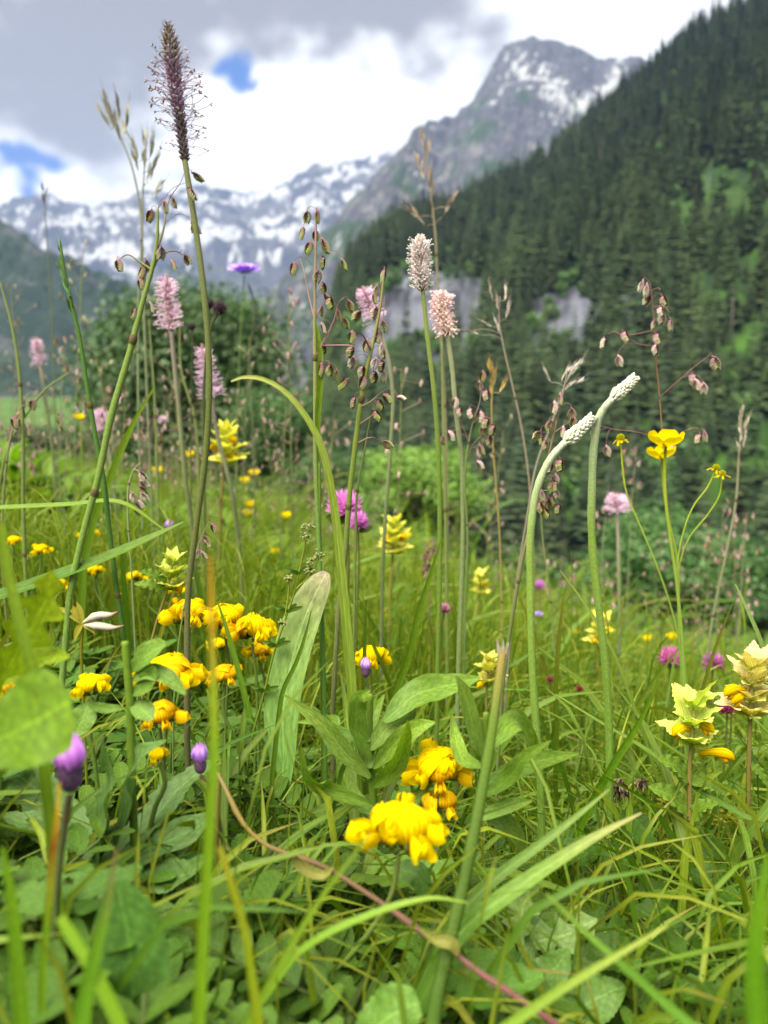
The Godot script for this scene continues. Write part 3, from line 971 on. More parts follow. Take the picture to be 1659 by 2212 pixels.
# ---------------------------------------------------------------- other grasses
func culm(label: String, stem_px: Array, d_top: float, d_bot: float, r_px: float, heads: Array, hue: Array, head_px: float, sd: int) -> void:
	# a flowering grass: culm plus narrow awned spikelets [x, y, angle] set along its top
	rng.seed = sd
	var stem := trace(stem_px, d_top, d_bot, 30)
	var base := stem[-1]
	var o := thing("flowering_grass", label, "grass", base, "tall flowering meadow grasses")
	var r := px_size(r_px, d_top)
	var m := MB.new()
	tube(m, stem, [r * 0.45, r * 0.8, r, r], [lin(hue[0], 0.6), lin(hue[1], 0.6)], 6)
	for kk in [15, 25]:
		egg(m, stem[kk], frame(stem[kk + 1] - stem[kk]) * Basis.from_scale(Vector3(r * 1.25, r * 2.2, r * 1.25)), lin("7a6a48", 0.6), 5, 8)
	part(m, "stem", mats.stem, o)
	for h in heads:
		var p := P(h[0], h[1], d_top + rng.randf_range(-0.006, 0.006))
		var best := stem[0]
		for q in stem:
			if q.distance_to(p) + maxf(0.0, q.y - p.y) < best.distance_to(p) + maxf(0.0, best.y - p.y):
				best = q
		var dirb := Vector3(sin(deg_to_rad(h[2])), cos(deg_to_rad(h[2])), rng.randf_range(-0.2, 0.2)).normalized()
		var l := px_size(head_px, d_top) * rng.randf_range(0.8, 1.15)
		var s := MB.new()
		if best.distance_to(p) > 0.0005:
			tube(s, smooth([best, best.lerp(p, 0.5) + Vector3(0, best.distance_to(p) * 0.12, 0), p], 5), maxf(0.00012, r * 0.3), lin(hue[0], 0.6), 4, false)
		var q := lin(hue[2], 0.65)
		for k in 5:
			var off := (dirb + rand_dir() * 0.22).normalized()
			var at := p + dirb * l * (0.08 + k * 0.13)
			leaf(s, smooth([at, at + off * l * 0.3 + rand_dir() * l * 0.02, at + off * l * 0.55], 4), func(t): return l * 0.075 * sin(PI * clampf(0.08 + t * 0.9, 0, 1)), rand_dir(), shade_of(q, 0.12), 2, 0.5)
			tube(s, PackedVector3Array([at + off * l * 0.5, at + off * l * 0.85]), l * 0.008, q, 3, false)
		part(s, "spikelet", mats.scale, o)

func blade(label: String, line: Array, d0: float, d1: float, w_px: Array, cols: Array, face := Vector3(0.25, 0.45, 1.0), fold := 0.35, rooted := true, called := "meadow_grass", twist := 0.0, sd := 1) -> void:
	# surveyed from the tip to the root
	rng.seed = sd + int(line[0][0]) * 7 + int(line[0][1])
	var pts := trace(line, d0, d1, 30, rooted)
	var base := pts[-1]
	var o := thing(called, label, "grass" if called == "meadow_grass" else "leaf", base, "single grass blades standing out of the sward" if called == "meadow_grass" else "")
	var ws := []
	for q in w_px.size():
		ws.append(px_size(w_px[q], lerpf(d0, d1, float(q) / (w_px.size() - 1))) * 0.5)
	var c := []
	for h in cols:
		c.append(green(h, 0.9))
	var m := MB.new()
	leaf(m, pts, func(t): return along_f(ws, t) * 1.15, face, c, 4, fold, 0.0, 1.0, twist)
	part(m, "blade", mats.blade, o)

# ---------------------------------------------------------------- broad leaves
func leaf_shape(kind: String, w: float) -> Callable:
	match kind:
		"lance": return func(t: float) -> float: return w * pow(sin(PI * pow(clampf(0.015 + t * 0.97, 0, 1), 0.8)), 0.85)
		"oval": return func(t: float) -> float: return w * pow(sin(PI * clampf(0.02 + t * 0.96, 0, 1)), 0.65)
		"toothed": return func(t: float) -> float: return w * pow(sin(PI * pow(clampf(0.02 + t * 0.965, 0, 1), 0.85)), 0.75) * (1.0 - 0.09 * fposmod(t * 15.0, 1.0))
		"coarse": return func(t: float) -> float: return w * pow(sin(PI * pow(clampf(0.02 + t * 0.965, 0, 1), 0.8)), 0.7) * (1.0 - 0.22 * fposmod(t * 9.0, 1.0))
		"lobed": return func(t: float) -> float: return w * pow(sin(PI * clampf(0.03 + t * 0.95, 0, 1)), 0.6) * (1.0 - 0.68 * pow(absf(sin(t * PI * 4.5)), 1.6))
		"wedge": return func(t: float) -> float: return w * minf(1.0, pow(t + 0.03, 0.75) * 1.35) * (1.0 if t < 0.86 else sqrt(maxf(0.0, 1.0 - pow((t - 0.86) / 0.14, 2.0)))) * (1.0 - (0.06 * fposmod(t * 16.0, 1.0) if t > 0.4 else 0.0))
		"bract": return func(t: float) -> float: return w * (1.0 - pow(t, 1.3) * 0.97) * minf(1.0, t * 5.0 + 0.35) * (1.0 - 0.28 * fposmod(t * 8.0, 1.0))
		"fan": return func(t: float) -> float: return w * pow(sin(PI * clampf(0.01 + pow(t, 1.5) * 0.9, 0, 1)), 0.6) * (1.0 - 0.13 * fposmod(t * 12.0, 1.0))
	return func(_t: float) -> float: return w

func add_leaf(parent: Node3D, pts_in: Array, d0: float, d1: float, kind: String, w_px: float, cols: Array, face: Vector3, fold := 0.3, wave := 0.12, thick := false, nx := 6, called := "leaf", label := "") -> void:
	# surveyed from the leaf's foot to its tip
	var pts := trace(pts_in, d0, d1, 46, false)
	var c := []
	for h in cols:
		c.append(green(h, 0.8))
	var m := MB.new()
	leaf(m, pts, leaf_shape(kind, px_size(w_px, (d0 + d1) * 0.5) * 0.5), face, c, nx, fold, wave, 2.6)
	var o := part(m, called, mats.thick_leaf if thick else mats.leaf, parent)
	if label:
		o.set_meta("label", label)

func add_stem(parent: Node3D, pts_in: Array, d0: float, d1: float, r_px: Array, cols: Array, rooted := true, called := "stem", hair := 0) -> PackedVector3Array:
	var pts := trace(pts_in, d0, d1, 30, rooted)
	var rr := []
	for q in r_px:
		rr.append(px_size(q, (d0 + d1) * 0.5))
	var c := []
	for h in cols:
		c.append(green(h, 0.58))
	var m := MB.new()
	tube(m, pts, rr, c, 9)
	if hair:
		hairs(m, pts, rr[0], hair, rr[0] * 0.25, lin("b4bc9c", 0.6))
	part(m, called, mats.stem, parent)
	return pts

func rooted_thing(called: String, label: String, category: String, px: float, py: float, d: float, group := "") -> Node3D:
	var p := P(px, py, d)
	return thing(called, label, category, Vector3(p.x, ground(p.x, p.z), p.z), group)

# ---------------------------------------------------------------- flowers
func pea_flower(parent: Node3D, at: Vector3, out: Vector3, up: Vector3, size: float, tone: int) -> void:
	var z := out.normalized()
	var x := up.cross(z).normalized()
	var b := Basis(x, z.cross(x), z) * Basis.from_scale(Vector3(size, size, size))
	var f := Node3D.new()
	f.name = "flower"
	f.transform = Transform3D(b, at - parent.position)
	parent.add_child(f, true)
	var one := Transform3D.IDENTITY
	placed(shared["banner_%d" % tone], "banner_petal", f, one)
	placed(shared["wing_%d_0" % tone], "wing_petal", f, one)
	placed(shared["wing_%d_1" % tone], "wing_petal", f, one)
	placed(shared["keel_%d" % tone], "keel_petal", f, one)
	placed(shared.calyx, "calyx", f, one)

func vetch(label: String, px: float, py: float, d: float, n: int, head_px: float, tone: int, sd: int, stem_px := [], tilt := 0.25) -> void:
	rng.seed = sd
	var c := P(px, py, d)
	var o := thing("horseshoe_vetch", label, "flower", Vector3(c.x, ground(c.x, c.z), c.z), "yellow horseshoe vetch heads")
	var size := px_size(head_px, d) * 0.46
	var sp: Array = [[px, py + head_px * 0.12]] + (stem_px if stem_px else [[px + rng.randf_range(-12, 12), py + head_px * 0.75], [px + rng.randf_range(-30, 30), py + head_px * 1.6]])
	var pts := trace(sp, d, d, 24)
	var m := MB.new()
	tube(m, pts, [0.0007, 0.0008, 0.0009], [lin("8a9a4a", 0.55), lin("6f9a3c", 0.55)], 7)
	part(m, "stem", mats.stem, o)
	var a0 := rng.randf() * TAU
	for i in n:
		var ring := 1.0 if i % 4 != 3 else 0.7
		var a := a0 + TAU * i / n + rng.randf_range(-0.15, 0.15)
		var out := Vector3(cos(a) * ring, tilt + (1.0 - ring) * 1.6 + rng.randf_range(-0.1, 0.25), sin(a) * ring).normalized()
		var up := (Vector3.UP + rand_dir() * 0.25)
		if absf(out.y) > 0.8:
			up = -Vector3(cos(a), 0, sin(a)) + Vector3(0, 0.4, 0)
		pea_flower(o, c + out * size * 0.28, out, up, size * rng.randf_range(0.85, 1.12), tone if rng.randf() < 0.8 else mini(tone + 1, 2))

func clover(label: String, px: float, py: float, d: float, r_px: float, hue: Array, stem: Array, sd: int, leaves := true) -> void:
	rng.seed = sd
	var c := P(px, py, d)
	var pts := trace([[px, py + r_px * 0.5]] + stem, d, d, 20)
	var o := thing("red_clover", label, "flower", pts[-1], "pink clover heads")
	var r := px_size(r_px, d)
	var m := MB.new()
	tube(m, pts, maxf(r * 0.09, 0.0005), [lin("7a6a3c", 0.6), lin("6c8a3c", 0.6)], 6)
	part(m, "stem", mats.stem, o)
	var h := MB.new()
	for i in 90:
		var y := 1.0 - 1.75 * (i + 0.5) / 90.0
		var rr := sqrt(maxf(0.0, 1.0 - y * y))
		var a := i * 2.39996
		var dirb := Vector3(cos(a) * rr, y, sin(a) * rr)
		var q := lin(hue[0], 0.75).lerp(lin(hue[1], 0.7), clampf(0.5 - y * 0.6 + rng.randf_range(-0.35, 0.35), 0, 1))
		var lean := (dirb + Vector3(0, 0.55, 0)).normalized()
		leaf(h, smooth([c + dirb * r * 0.25, c + dirb * r * 0.6, c + dirb * r * 0.65 + lean * r * rng.randf_range(0.3, 0.5)], 5), func(t): return r * 0.1 * sin(PI * clampf(0.15 + t * 0.8, 0, 1)) , rand_dir(), q, 2, 0.7)
	egg(h, c, Basis.from_scale(Vector3(r, r, r) * 0.55), lin(hue[1], 0.6), 5, 8)
	part(h, "flower_head", mats.pink_petal, o)
	if leaves:
		for i in 3:
			var a := rng.randf_range(-0.5, 0.5) + i * 2.1
			placed(shared.oval_leaflet, "leaf", o, Transform3D(frame(Vector3(cos(a), 0.25, sin(a))) * Basis.from_scale(Vector3.ONE * r * 1.3), c + Vector3(0, -r * 0.75, 0) - o.position))

func buttercup(label: String, px: float, py: float, d: float, r_px: float, stem: Array, kind: String, sd: int) -> void:
	rng.seed = sd
	var c := P(px, py, d)
	var pts := trace([[px, py]] + stem, d, d + 0.01, 26)
	var o := thing("buttercup", label, "flower", pts[-1], "buttercups in flower and seed")
	var r := px_size(r_px, d)
	var m := MB.new()
	tube(m, pts, [r * 0.085, r * 0.09, r * 0.1], [lin("c0cc3c", 0.8), lin("a4c04c", 0.75), lin("84ac48", 0.7)], 7)
	part(m, "stem", mats.stem, o)
	var up := (pts[0] - pts[1]).normalized()
	var b := frame(up)
	if kind == "flower":
		for i in 5:
			var a := TAU * i / 5.0 + 0.3
			var out := b.x * cos(a) + b.z * sin(a)
			var pm := MB.new()
			leaf(pm, smooth([c, c + out * r * 0.5 + up * r * 0.16, c + out * r * 0.92 + up * r * 0.5, c + out * r * 1.0 + up * r * 0.8], 8), func(t): return r * 0.56 * pow(sin(PI * clampf(0.04 + pow(t, 1.25) * 0.82, 0, 1)), 0.6), -out + up * 0.5, [lin("ecc000", 0.8), lin("fbe004", 0.85), lin("fbe004", 0.85)], 6, 0.25)
			part(pm, "petal", mats.petal, o)
		var st := MB.new()
		for i in 34:
			var a := i * 2.4
			var k := r * 0.3 * sqrt(i / 34.0)
			egg(st, c + (b.x * cos(a) + b.z * sin(a)) * k + up * r * (0.36 - k / r * 0.4), frame(up + (b.x * cos(a) + b.z * sin(a)) * 0.5) * Basis.from_scale(Vector3(0.03, 0.09, 0.03) * r), lin("e8c410", 0.75), 3, 5)
		part(st, "stamens", mats.petal, o)
	else:
		var hd := MB.new()
		for i in 46:
			var y := 1.0 - 1.5 * (i + 0.5) / 46.0
			var rr := sqrt(maxf(0.0, 1.0 - y * y))
			var a := i * 2.39996
			var dirb := b * Vector3(cos(a) * rr, y, sin(a) * rr)
			egg(hd, c + up * r * 0.3 + dirb * r * 0.28, frame(dirb) * Basis.from_scale(Vector3(0.09, 0.15, 0.09) * r), [lin("b8c020", 0.65), lin("d8d21c", 0.7)], 4, 5)
		part(hd, "seed_head", mats.petal, o)
		for i in 8:
			var a := TAU * i / 8.0 + rng.randf() * 0.4
			var out := b.x * cos(a) + b.z * sin(a)
			var l := r * rng.randf_range(0.6, 1.0)
			var pm := MB.new()
			leaf(pm, smooth([c, c + out * l * 0.5 + up * r * 0.1, c + out * l - up * r * rng.randf_range(0.0, 0.35)], 5), func(t): return r * 0.09 * (0.5 + t), up, lin("ecd008", 0.75), 2, 0.3)
			part(pm, "stamen", mats.petal, o)

func rattle(label: String, stem: Array, d: float, head_px: float, hue: Array, flower_spots: Array, leaf_pairs: Array, tiers: int, sd: int) -> void:
	# yellow rattle: toothed pale bracts in tiers on the top of the stem, hooked yellow flowers between them
	rng.seed = sd
	var pts := trace(stem, d, d, 30)
	var o := thing("yellow_rattle", label, "flower", pts[-1], "yellow rattle plants")
	var r := px_size(head_px, d) * 1.15
	var m := MB.new()
	tube(m, pts, [r * 0.05, r * 0.06, r * 0.065], [lin("b0b45c", 0.7), lin("9c8c4c", 0.65), lin("8c9a4c", 0.65)], 7)
	part(m, "stem", mats.stem, o)
	var top := pts[0]
	for i in tiers:
		var t := float(i) / maxi(tiers - 1, 1)
		var c := top + Vector3(0, -t * r * (0.35 + 0.22 * tiers), 0)
		for k in 5:
			var a := TAU * k / 5.0 + (0.6 if i % 2 else 0.0) + rng.randf_range(-0.45, 0.45)
			var out := Vector3(cos(a), 0, sin(a))
			var l := r * lerpf(0.5, 1.0, minf(1.0, t + 0.2)) * rng.randf_range(0.7, 1.15)
			var lift := lerpf(1.9, 0.7, t) * rng.randf_range(0.6, 1.3)
			var bm := MB.new()
			leaf(bm, smooth([c, c + out * l * 0.5 + Vector3(0, l * (0.1 + lift * 0.3), 0), c + out * l * 0.95 + Vector3(0, l * lift * 0.6, 0)], 30), leaf_shape("bract", l * 0.62), -out * 0.8 + Vector3(0, 0.6, 0.1), [lin(hue[0], 0.95), lin(hue[1], 1.0), lin(hue[1], 1.0)], 6, 0.3, 0.15, 3.0)
			part(bm, "bract", mats.bract, o)
	for q in flower_spots:                                    # [x, y, side]: hooked upper lip, short lower lip
		var p := P(q[0], q[1], d - 0.004)
		var sx: float = q[2]
		var from := Vector3(top.x + (p.x - top.x) * 0.25, p.y - r * 0.05, top.z)
		var fm := MB.new()
		var dirb := (p - from).normalized()
		tube(fm, smooth([from, from.lerp(p, 0.6) + Vector3(0, r * 0.06, 0), p + Vector3(0, r * 0.03, 0), p + dirb * r * 0.16 + Vector3(0, -r * 0.1, 0)], 10), [r * 0.08, r * 0.1, r * 0.15, r * 0.13, r * 0.03], lin("f6cf0c", 0.8), 8)
		tube(fm, smooth([from.lerp(p, 0.6), p + Vector3(-sx * r * 0.05, -r * 0.12, 0), p + Vector3(sx * r * 0.02, -r * 0.22, 0)], 6), [r * 0.07, r * 0.08, r * 0.03], lin("f2b90c", 0.8), 7)
		part(fm, "flower", mats.petal, o)
	for q in leaf_pairs:                                      # [x, y of the joint, x, y of the tip]
		var a := P(q[0], q[1], d)
		var e := P(q[2], q[3], d + rng.randf_range(-0.012, 0.006))
		var lm := MB.new()
		var l := a.distance_to(e)
		leaf(lm, smooth([a, a.lerp(e, 0.5) + Vector3(0, l * 0.12, 0), e], 30), leaf_shape("toothed", l * 0.2), Vector3(0, 0.8, 0.6), green("7cac54", 0.85), 6, 0.3, 0.2, 5.0)
		part(lm, "leaf", mats.leaf, o)

func knapweed(label: String, px: float, py: float, d: float, w_px: float, stem: Array, open: float, sd: int, hue := "e49af0") -> void:
	# a closed purple head: upright florets out of a scaly cup
	rng.seed = sd
	var c := P(px, py, d)
	var pts := trace([[px, py + w_px * 0.9]] + stem, d, d, 24)
	var o := thing("knapweed", label, "flower", pts[-1], "purple knapweed buds")
	var w := px_size(w_px, d) * 0.5
	var m := MB.new()
	tube(m, pts, [w * 0.22, w * 0.2, w * 0.24], [lin("7a6a4a", 0.6), lin("6c8a44", 0.6)], 8)
	part(m, "stem", mats.stem, o)
	var h := MB.new()
	for i in 26:
		var a := i * 2.39996
		var k := sqrt((i + 0.5) / 26.0)
		var out := Vector3(cos(a), 0, sin(a)) * k
		leaf(h, smooth([c + out * w * 0.55 + Vector3(0, -w * 0.3, 0), c + out * w * (0.9 + open * 0.2) + Vector3(0, w * 0.7, 0), c + out * w * (0.45 + open) + Vector3(0, w * rng.randf_range(1.5, 1.95), 0)], 8), func(t): return w * 0.26 * sin(PI * clampf(0.2 + t * 0.78, 0, 1)), out + Vector3(0.01, 0, 0.02), [lin("c878d4", 1.0), lin(hue, 1.0), lin("ecb8f4", 1.0)], 2, 0.3)
	part(h, "florets", mats.pink_petal, o)
	var cup := MB.new()
	egg(cup, c + Vector3(0, -w * 0.75, 0), Basis.from_scale(Vector3(w * 0.72, w * 1.0, w * 0.72)), lin("7c5a80", 0.7), 7, 10)
	for i in 44:
		var t := i / 44.0
		var a := i * 2.39996
		var out := Vector3(cos(a), 0, sin(a))
		var y := c.y - w * 1.6 + t * w * 1.7
		var rr := w * 0.74 * sin(PI * clampf(0.18 + t * 0.5, 0, 1))
		var at := Vector3(c.x, y, c.z) + out * rr
		leaf(cup, smooth([at, at + out * w * 0.05 + Vector3(0, w * 0.25, 0), at + out * w * 0.02 + Vector3(0, w * 0.45, 0)], 3), func(s): return w * 0.15 * (1.0 - s * 0.9), out, [lin("7c5c84", 0.7), lin("64486c", 0.7)], 2, -0.3)
	part(cup, "scaly_cup", mats.dry, o)

func dark_bud(label: String, px: float, py: float, d: float, r_px: float, stem: Array, sd: int) -> void:
	rng.seed = sd
	var c := P(px, py, d)
	var pts := trace([[px, py + r_px * 0.6]] + stem, d, d, 20)
	var o := thing("dark_seed_head", label, "seed head", pts[-1], "round dark brown seed heads")
	var r := px_size(r_px, d)
	var m := MB.new()
	tube(m, pts, [r * 0.2, r * 0.14, r * 0.16], [lin("5c6a44", 0.5), lin("6c7c4c", 0.5)], 6)
	part(m, "stem", mats.stem, o)
	var h := MB.new()
	egg(h, c, Basis.from_scale(Vector3.ONE * r * 0.8), lin("3c2c30", 0.6), 7, 10)
	for i in 120:
		var dirb := rand_dir()
		leaf(h, smooth([c + dirb * r * 0.72, c + dirb * r * rng.randf_range(1.0, 1.2) + rand_dir() * r * 0.06], 3), func(t): return r * 0.07 * (1.0 - t * 0.9), rand_dir(), lin("4c3a40", 0.6).lerp(lin("6c5860", 0.6), rng.randf()), 2, 0.2)
	part(h, "seed_head", mats.dry, o)

func scabious(label: String, px: float, py: float, d: float, r_px: float, stem: Array, sd: int) -> void:
	rng.seed = sd
	var c := P(px, py, d)
	var pts := trace([[px, py + r_px * 0.3]] + stem, d, d, 24)
	var o := thing("field_scabious", label, "flower", pts[-1])
	var r := px_size(r_px, d)
	var m := MB.new()
	tube(m, pts, [r * 0.06, r * 0.06, r * 0.07], [lin("7c9a54", 0.6), lin("7a9850", 0.6)], 6)
	part(m, "stem", mats.stem, o)
	var h := MB.new()
	for i in 110:
		var k := sqrt((i + 0.5) / 110.0)
		var a := i * 2.39996
		var out := Vector3(cos(a), 0, sin(a))
		var l := r * (0.25 + 0.4 * k)
		var at := c + out * r * k * 0.55 + Vector3(0, r * 0.4 * (1.0 - k * k), 0)
		leaf(h, smooth([at, at + out * l * 0.6 * k + Vector3(0, l * 0.5, 0), at + out * l * (0.3 + k) + Vector3(0, l * 0.45, 0)], 4), func(t): return r * 0.12 * (0.4 + t), rand_dir(), lin("b890f0", 1.0).lerp(lin("d8bcfc", 1.0), rng.randf()), 2, 0.3)
	part(h, "flower_head", mats.pink_petal, o)
	var g := MB.new()
	for i in 12:
		var a := TAU * i / 12.0
		var out := Vector3(cos(a), 0, sin(a))
		leaf(g, smooth([c, c + out * r * 0.4 + Vector3(0, -r * 0.05, 0), c + out * r * 0.75 + Vector3(0, r * 0.02, 0)], 4), func(t): return r * 0.12 * (1.0 - t * 0.8), Vector3.UP, lin("5c7c34", 0.5), 2, 0.2)
	part(g, "calyx", mats.leaf, o)

# ---------------------------------------------------------------- the sward
func tuft(sd: int, blades: int, tall: float, wide: float, spread: float, bend: float) -> MB:
	rng.seed = sd
	var mb := MB.new()
	for i in blades:
		var a := rng.randf() * TAU
		var out := Vector3(cos(a), 0, sin(a))
		var root := out * rng.randf() * spread * 0.4
		var h := tall * rng.randf_range(0.45, 1.0)
		var lean := rng.randf_range(0.1, 1.0) * bend
		var droop := rng.randf_range(0.0, 0.35) * bend
		var pts := smooth([root - Vector3(0, 0.03, 0) * tall, root + out * h * lean * 0.25 + Vector3(0, h * 0.5, 0), root + out * h * lean * 0.7 + Vector3(0, h * (0.92 - droop * 0.3), 0), root + out * h * lean * 1.15 + Vector3(0, h * (1.0 - droop), 0)], 8)
		var w := wide * rng.randf_range(0.55, 1.1)
		var q := green(["7da43c", "6b9a3e", "8aae46", "5d8d3c", "94b450", "749f4a"][rng.randi() % 6], 0.85)
		var tipc := q if rng.randf() < 0.9 else lin("c8b060", 0.6)
		leaf(mb, pts, func(t): return w * (0.55 + 0.6 * t - 1.12 * t * t * t), out.rotated(Vector3.UP, rng.randf_range(-1.2, 1.2)) * 0.6 + Vector3(0, 0.9, 0), [q, q, q, tipc], 2, 0.4, 0.0, 1.0, rng.randf_range(-1.0, 1.0))
	return mb

func sprig(sd: int, kind: String, tall: float) -> MB:     # a leafy shoot, height 1 at tall 1
	rng.seed = sd
	var mb := MB.new()
	var lean := Vector3(rng.randf_range(-0.4, 0.4), 0, rng.randf_range(-0.4, 0.4))
	var st := smooth([Vector3(0, -0.06, 0), Vector3(0, 0.45, 0) + lean * 0.3, Vector3(0, 1, 0) + lean], 10)
	for i in st.size():
		st[i] *= tall
	tube(mb, st, [0.022 * tall, 0.014 * tall], lin("7c9a4a", 0.55), 5, false)
	if kind == "vetch":                                      # leaflets in pairs
		for b in 4:
			var root := st[3 + b * 2]
			var a := b * 2.4 + rng.randf()
			var out := Vector3(cos(a), 0.35, sin(a)).normalized()
			var side := out.cross(Vector3.UP).normalized()
			for k in 5:
				for sgn in [-1.0, 1.0]:
					var p := root + out * tall * (0.09 + k * 0.075)
					var dirb: Vector3 = (out * 0.4 + side * sgn + Vector3(0, 0.25, 0)).normalized() * tall * 0.13
					leaf(mb, smooth([p, p + dirb * 0.55 + Vector3(0, 0.004, 0) * tall, p + dirb], 3), func(t): return tall * 0.033 * pow(sin(PI * clampf(0.06 + t * 0.88, 0, 1)), 0.6), Vector3(0, 1, 0.2), shade_of(green("5f9048", 0.85), 0.12), 2, 0.2)
			tube(mb, PackedVector3Array([root, root + out * tall * 0.45]), 0.007 * tall, lin("7c9a4a", 0.55), 4, false)
	elif kind == "clover":
		for b in 3:
			var c := st[4 + b * 3]
			for k in 3:
				var a := TAU * k / 3.0 + b
				var dirb := Vector3(cos(a), 0.3, sin(a)) * tall * 0.3
				leaf(mb, smooth([c, c + dirb * 0.6, c + dirb + Vector3(0, -0.02, 0) * tall], 5), func(t): return tall * 0.12 * pow(sin(PI * clampf(0.05 + t * 0.88, 0, 1)), 0.6), Vector3(0, 1, 0), shade_of(green("548838", 0.7), 0.12), 4, 0.2)
	elif kind == "lance":
		for b in 9:
			var c := st[1 + b]
			var a := b * 2.4
			var dirb := Vector3(cos(a), rng.randf_range(0.5, 1.1), sin(a)).normalized() * tall * rng.randf_range(0.4, 0.62)
			leaf(mb, smooth([c, c + dirb * 0.55 + Vector3(0, 0.03, 0) * tall, c + dirb - Vector3(0, 0.04, 0) * tall], 7), func(t): return tall * 0.072 * pow(sin(PI * clampf(0.05 + t * 0.92, 0, 1)), 0.8), Vector3(-cos(a) * 0.4, 1, -sin(a) * 0.4), shade_of(green("6d9c48", 0.85), 0.12), 4, 0.3)
	elif kind == "broad":
		for b in 6:
			var a := b * 1.05 + rng.randf() * 0.5
			var out := Vector3(cos(a), 0, sin(a))
			var l := tall * rng.randf_range(0.7, 1.1)
			leaf(mb, smooth([Vector3(0, 0.02, 0), out * l * 0.4 + Vector3(0, l * 0.5, 0), out * l * 0.95 + Vector3(0, l * 0.55, 0)], 12), leaf_shape("toothed", tall * 0.2), Vector3(0, 1, 0) - out * 0.4, shade_of(green("56883c", 0.85), 0.15), 4, 0.3, 0.15, 3.0)
	return mb

func lim(x: float, f: float, top: float) -> float:           # how tall a plant there can be without standing before the lens
	return maxf(0.03, EYE.y - (top - 880.0) / FOCAL * f - ground(x, -f))

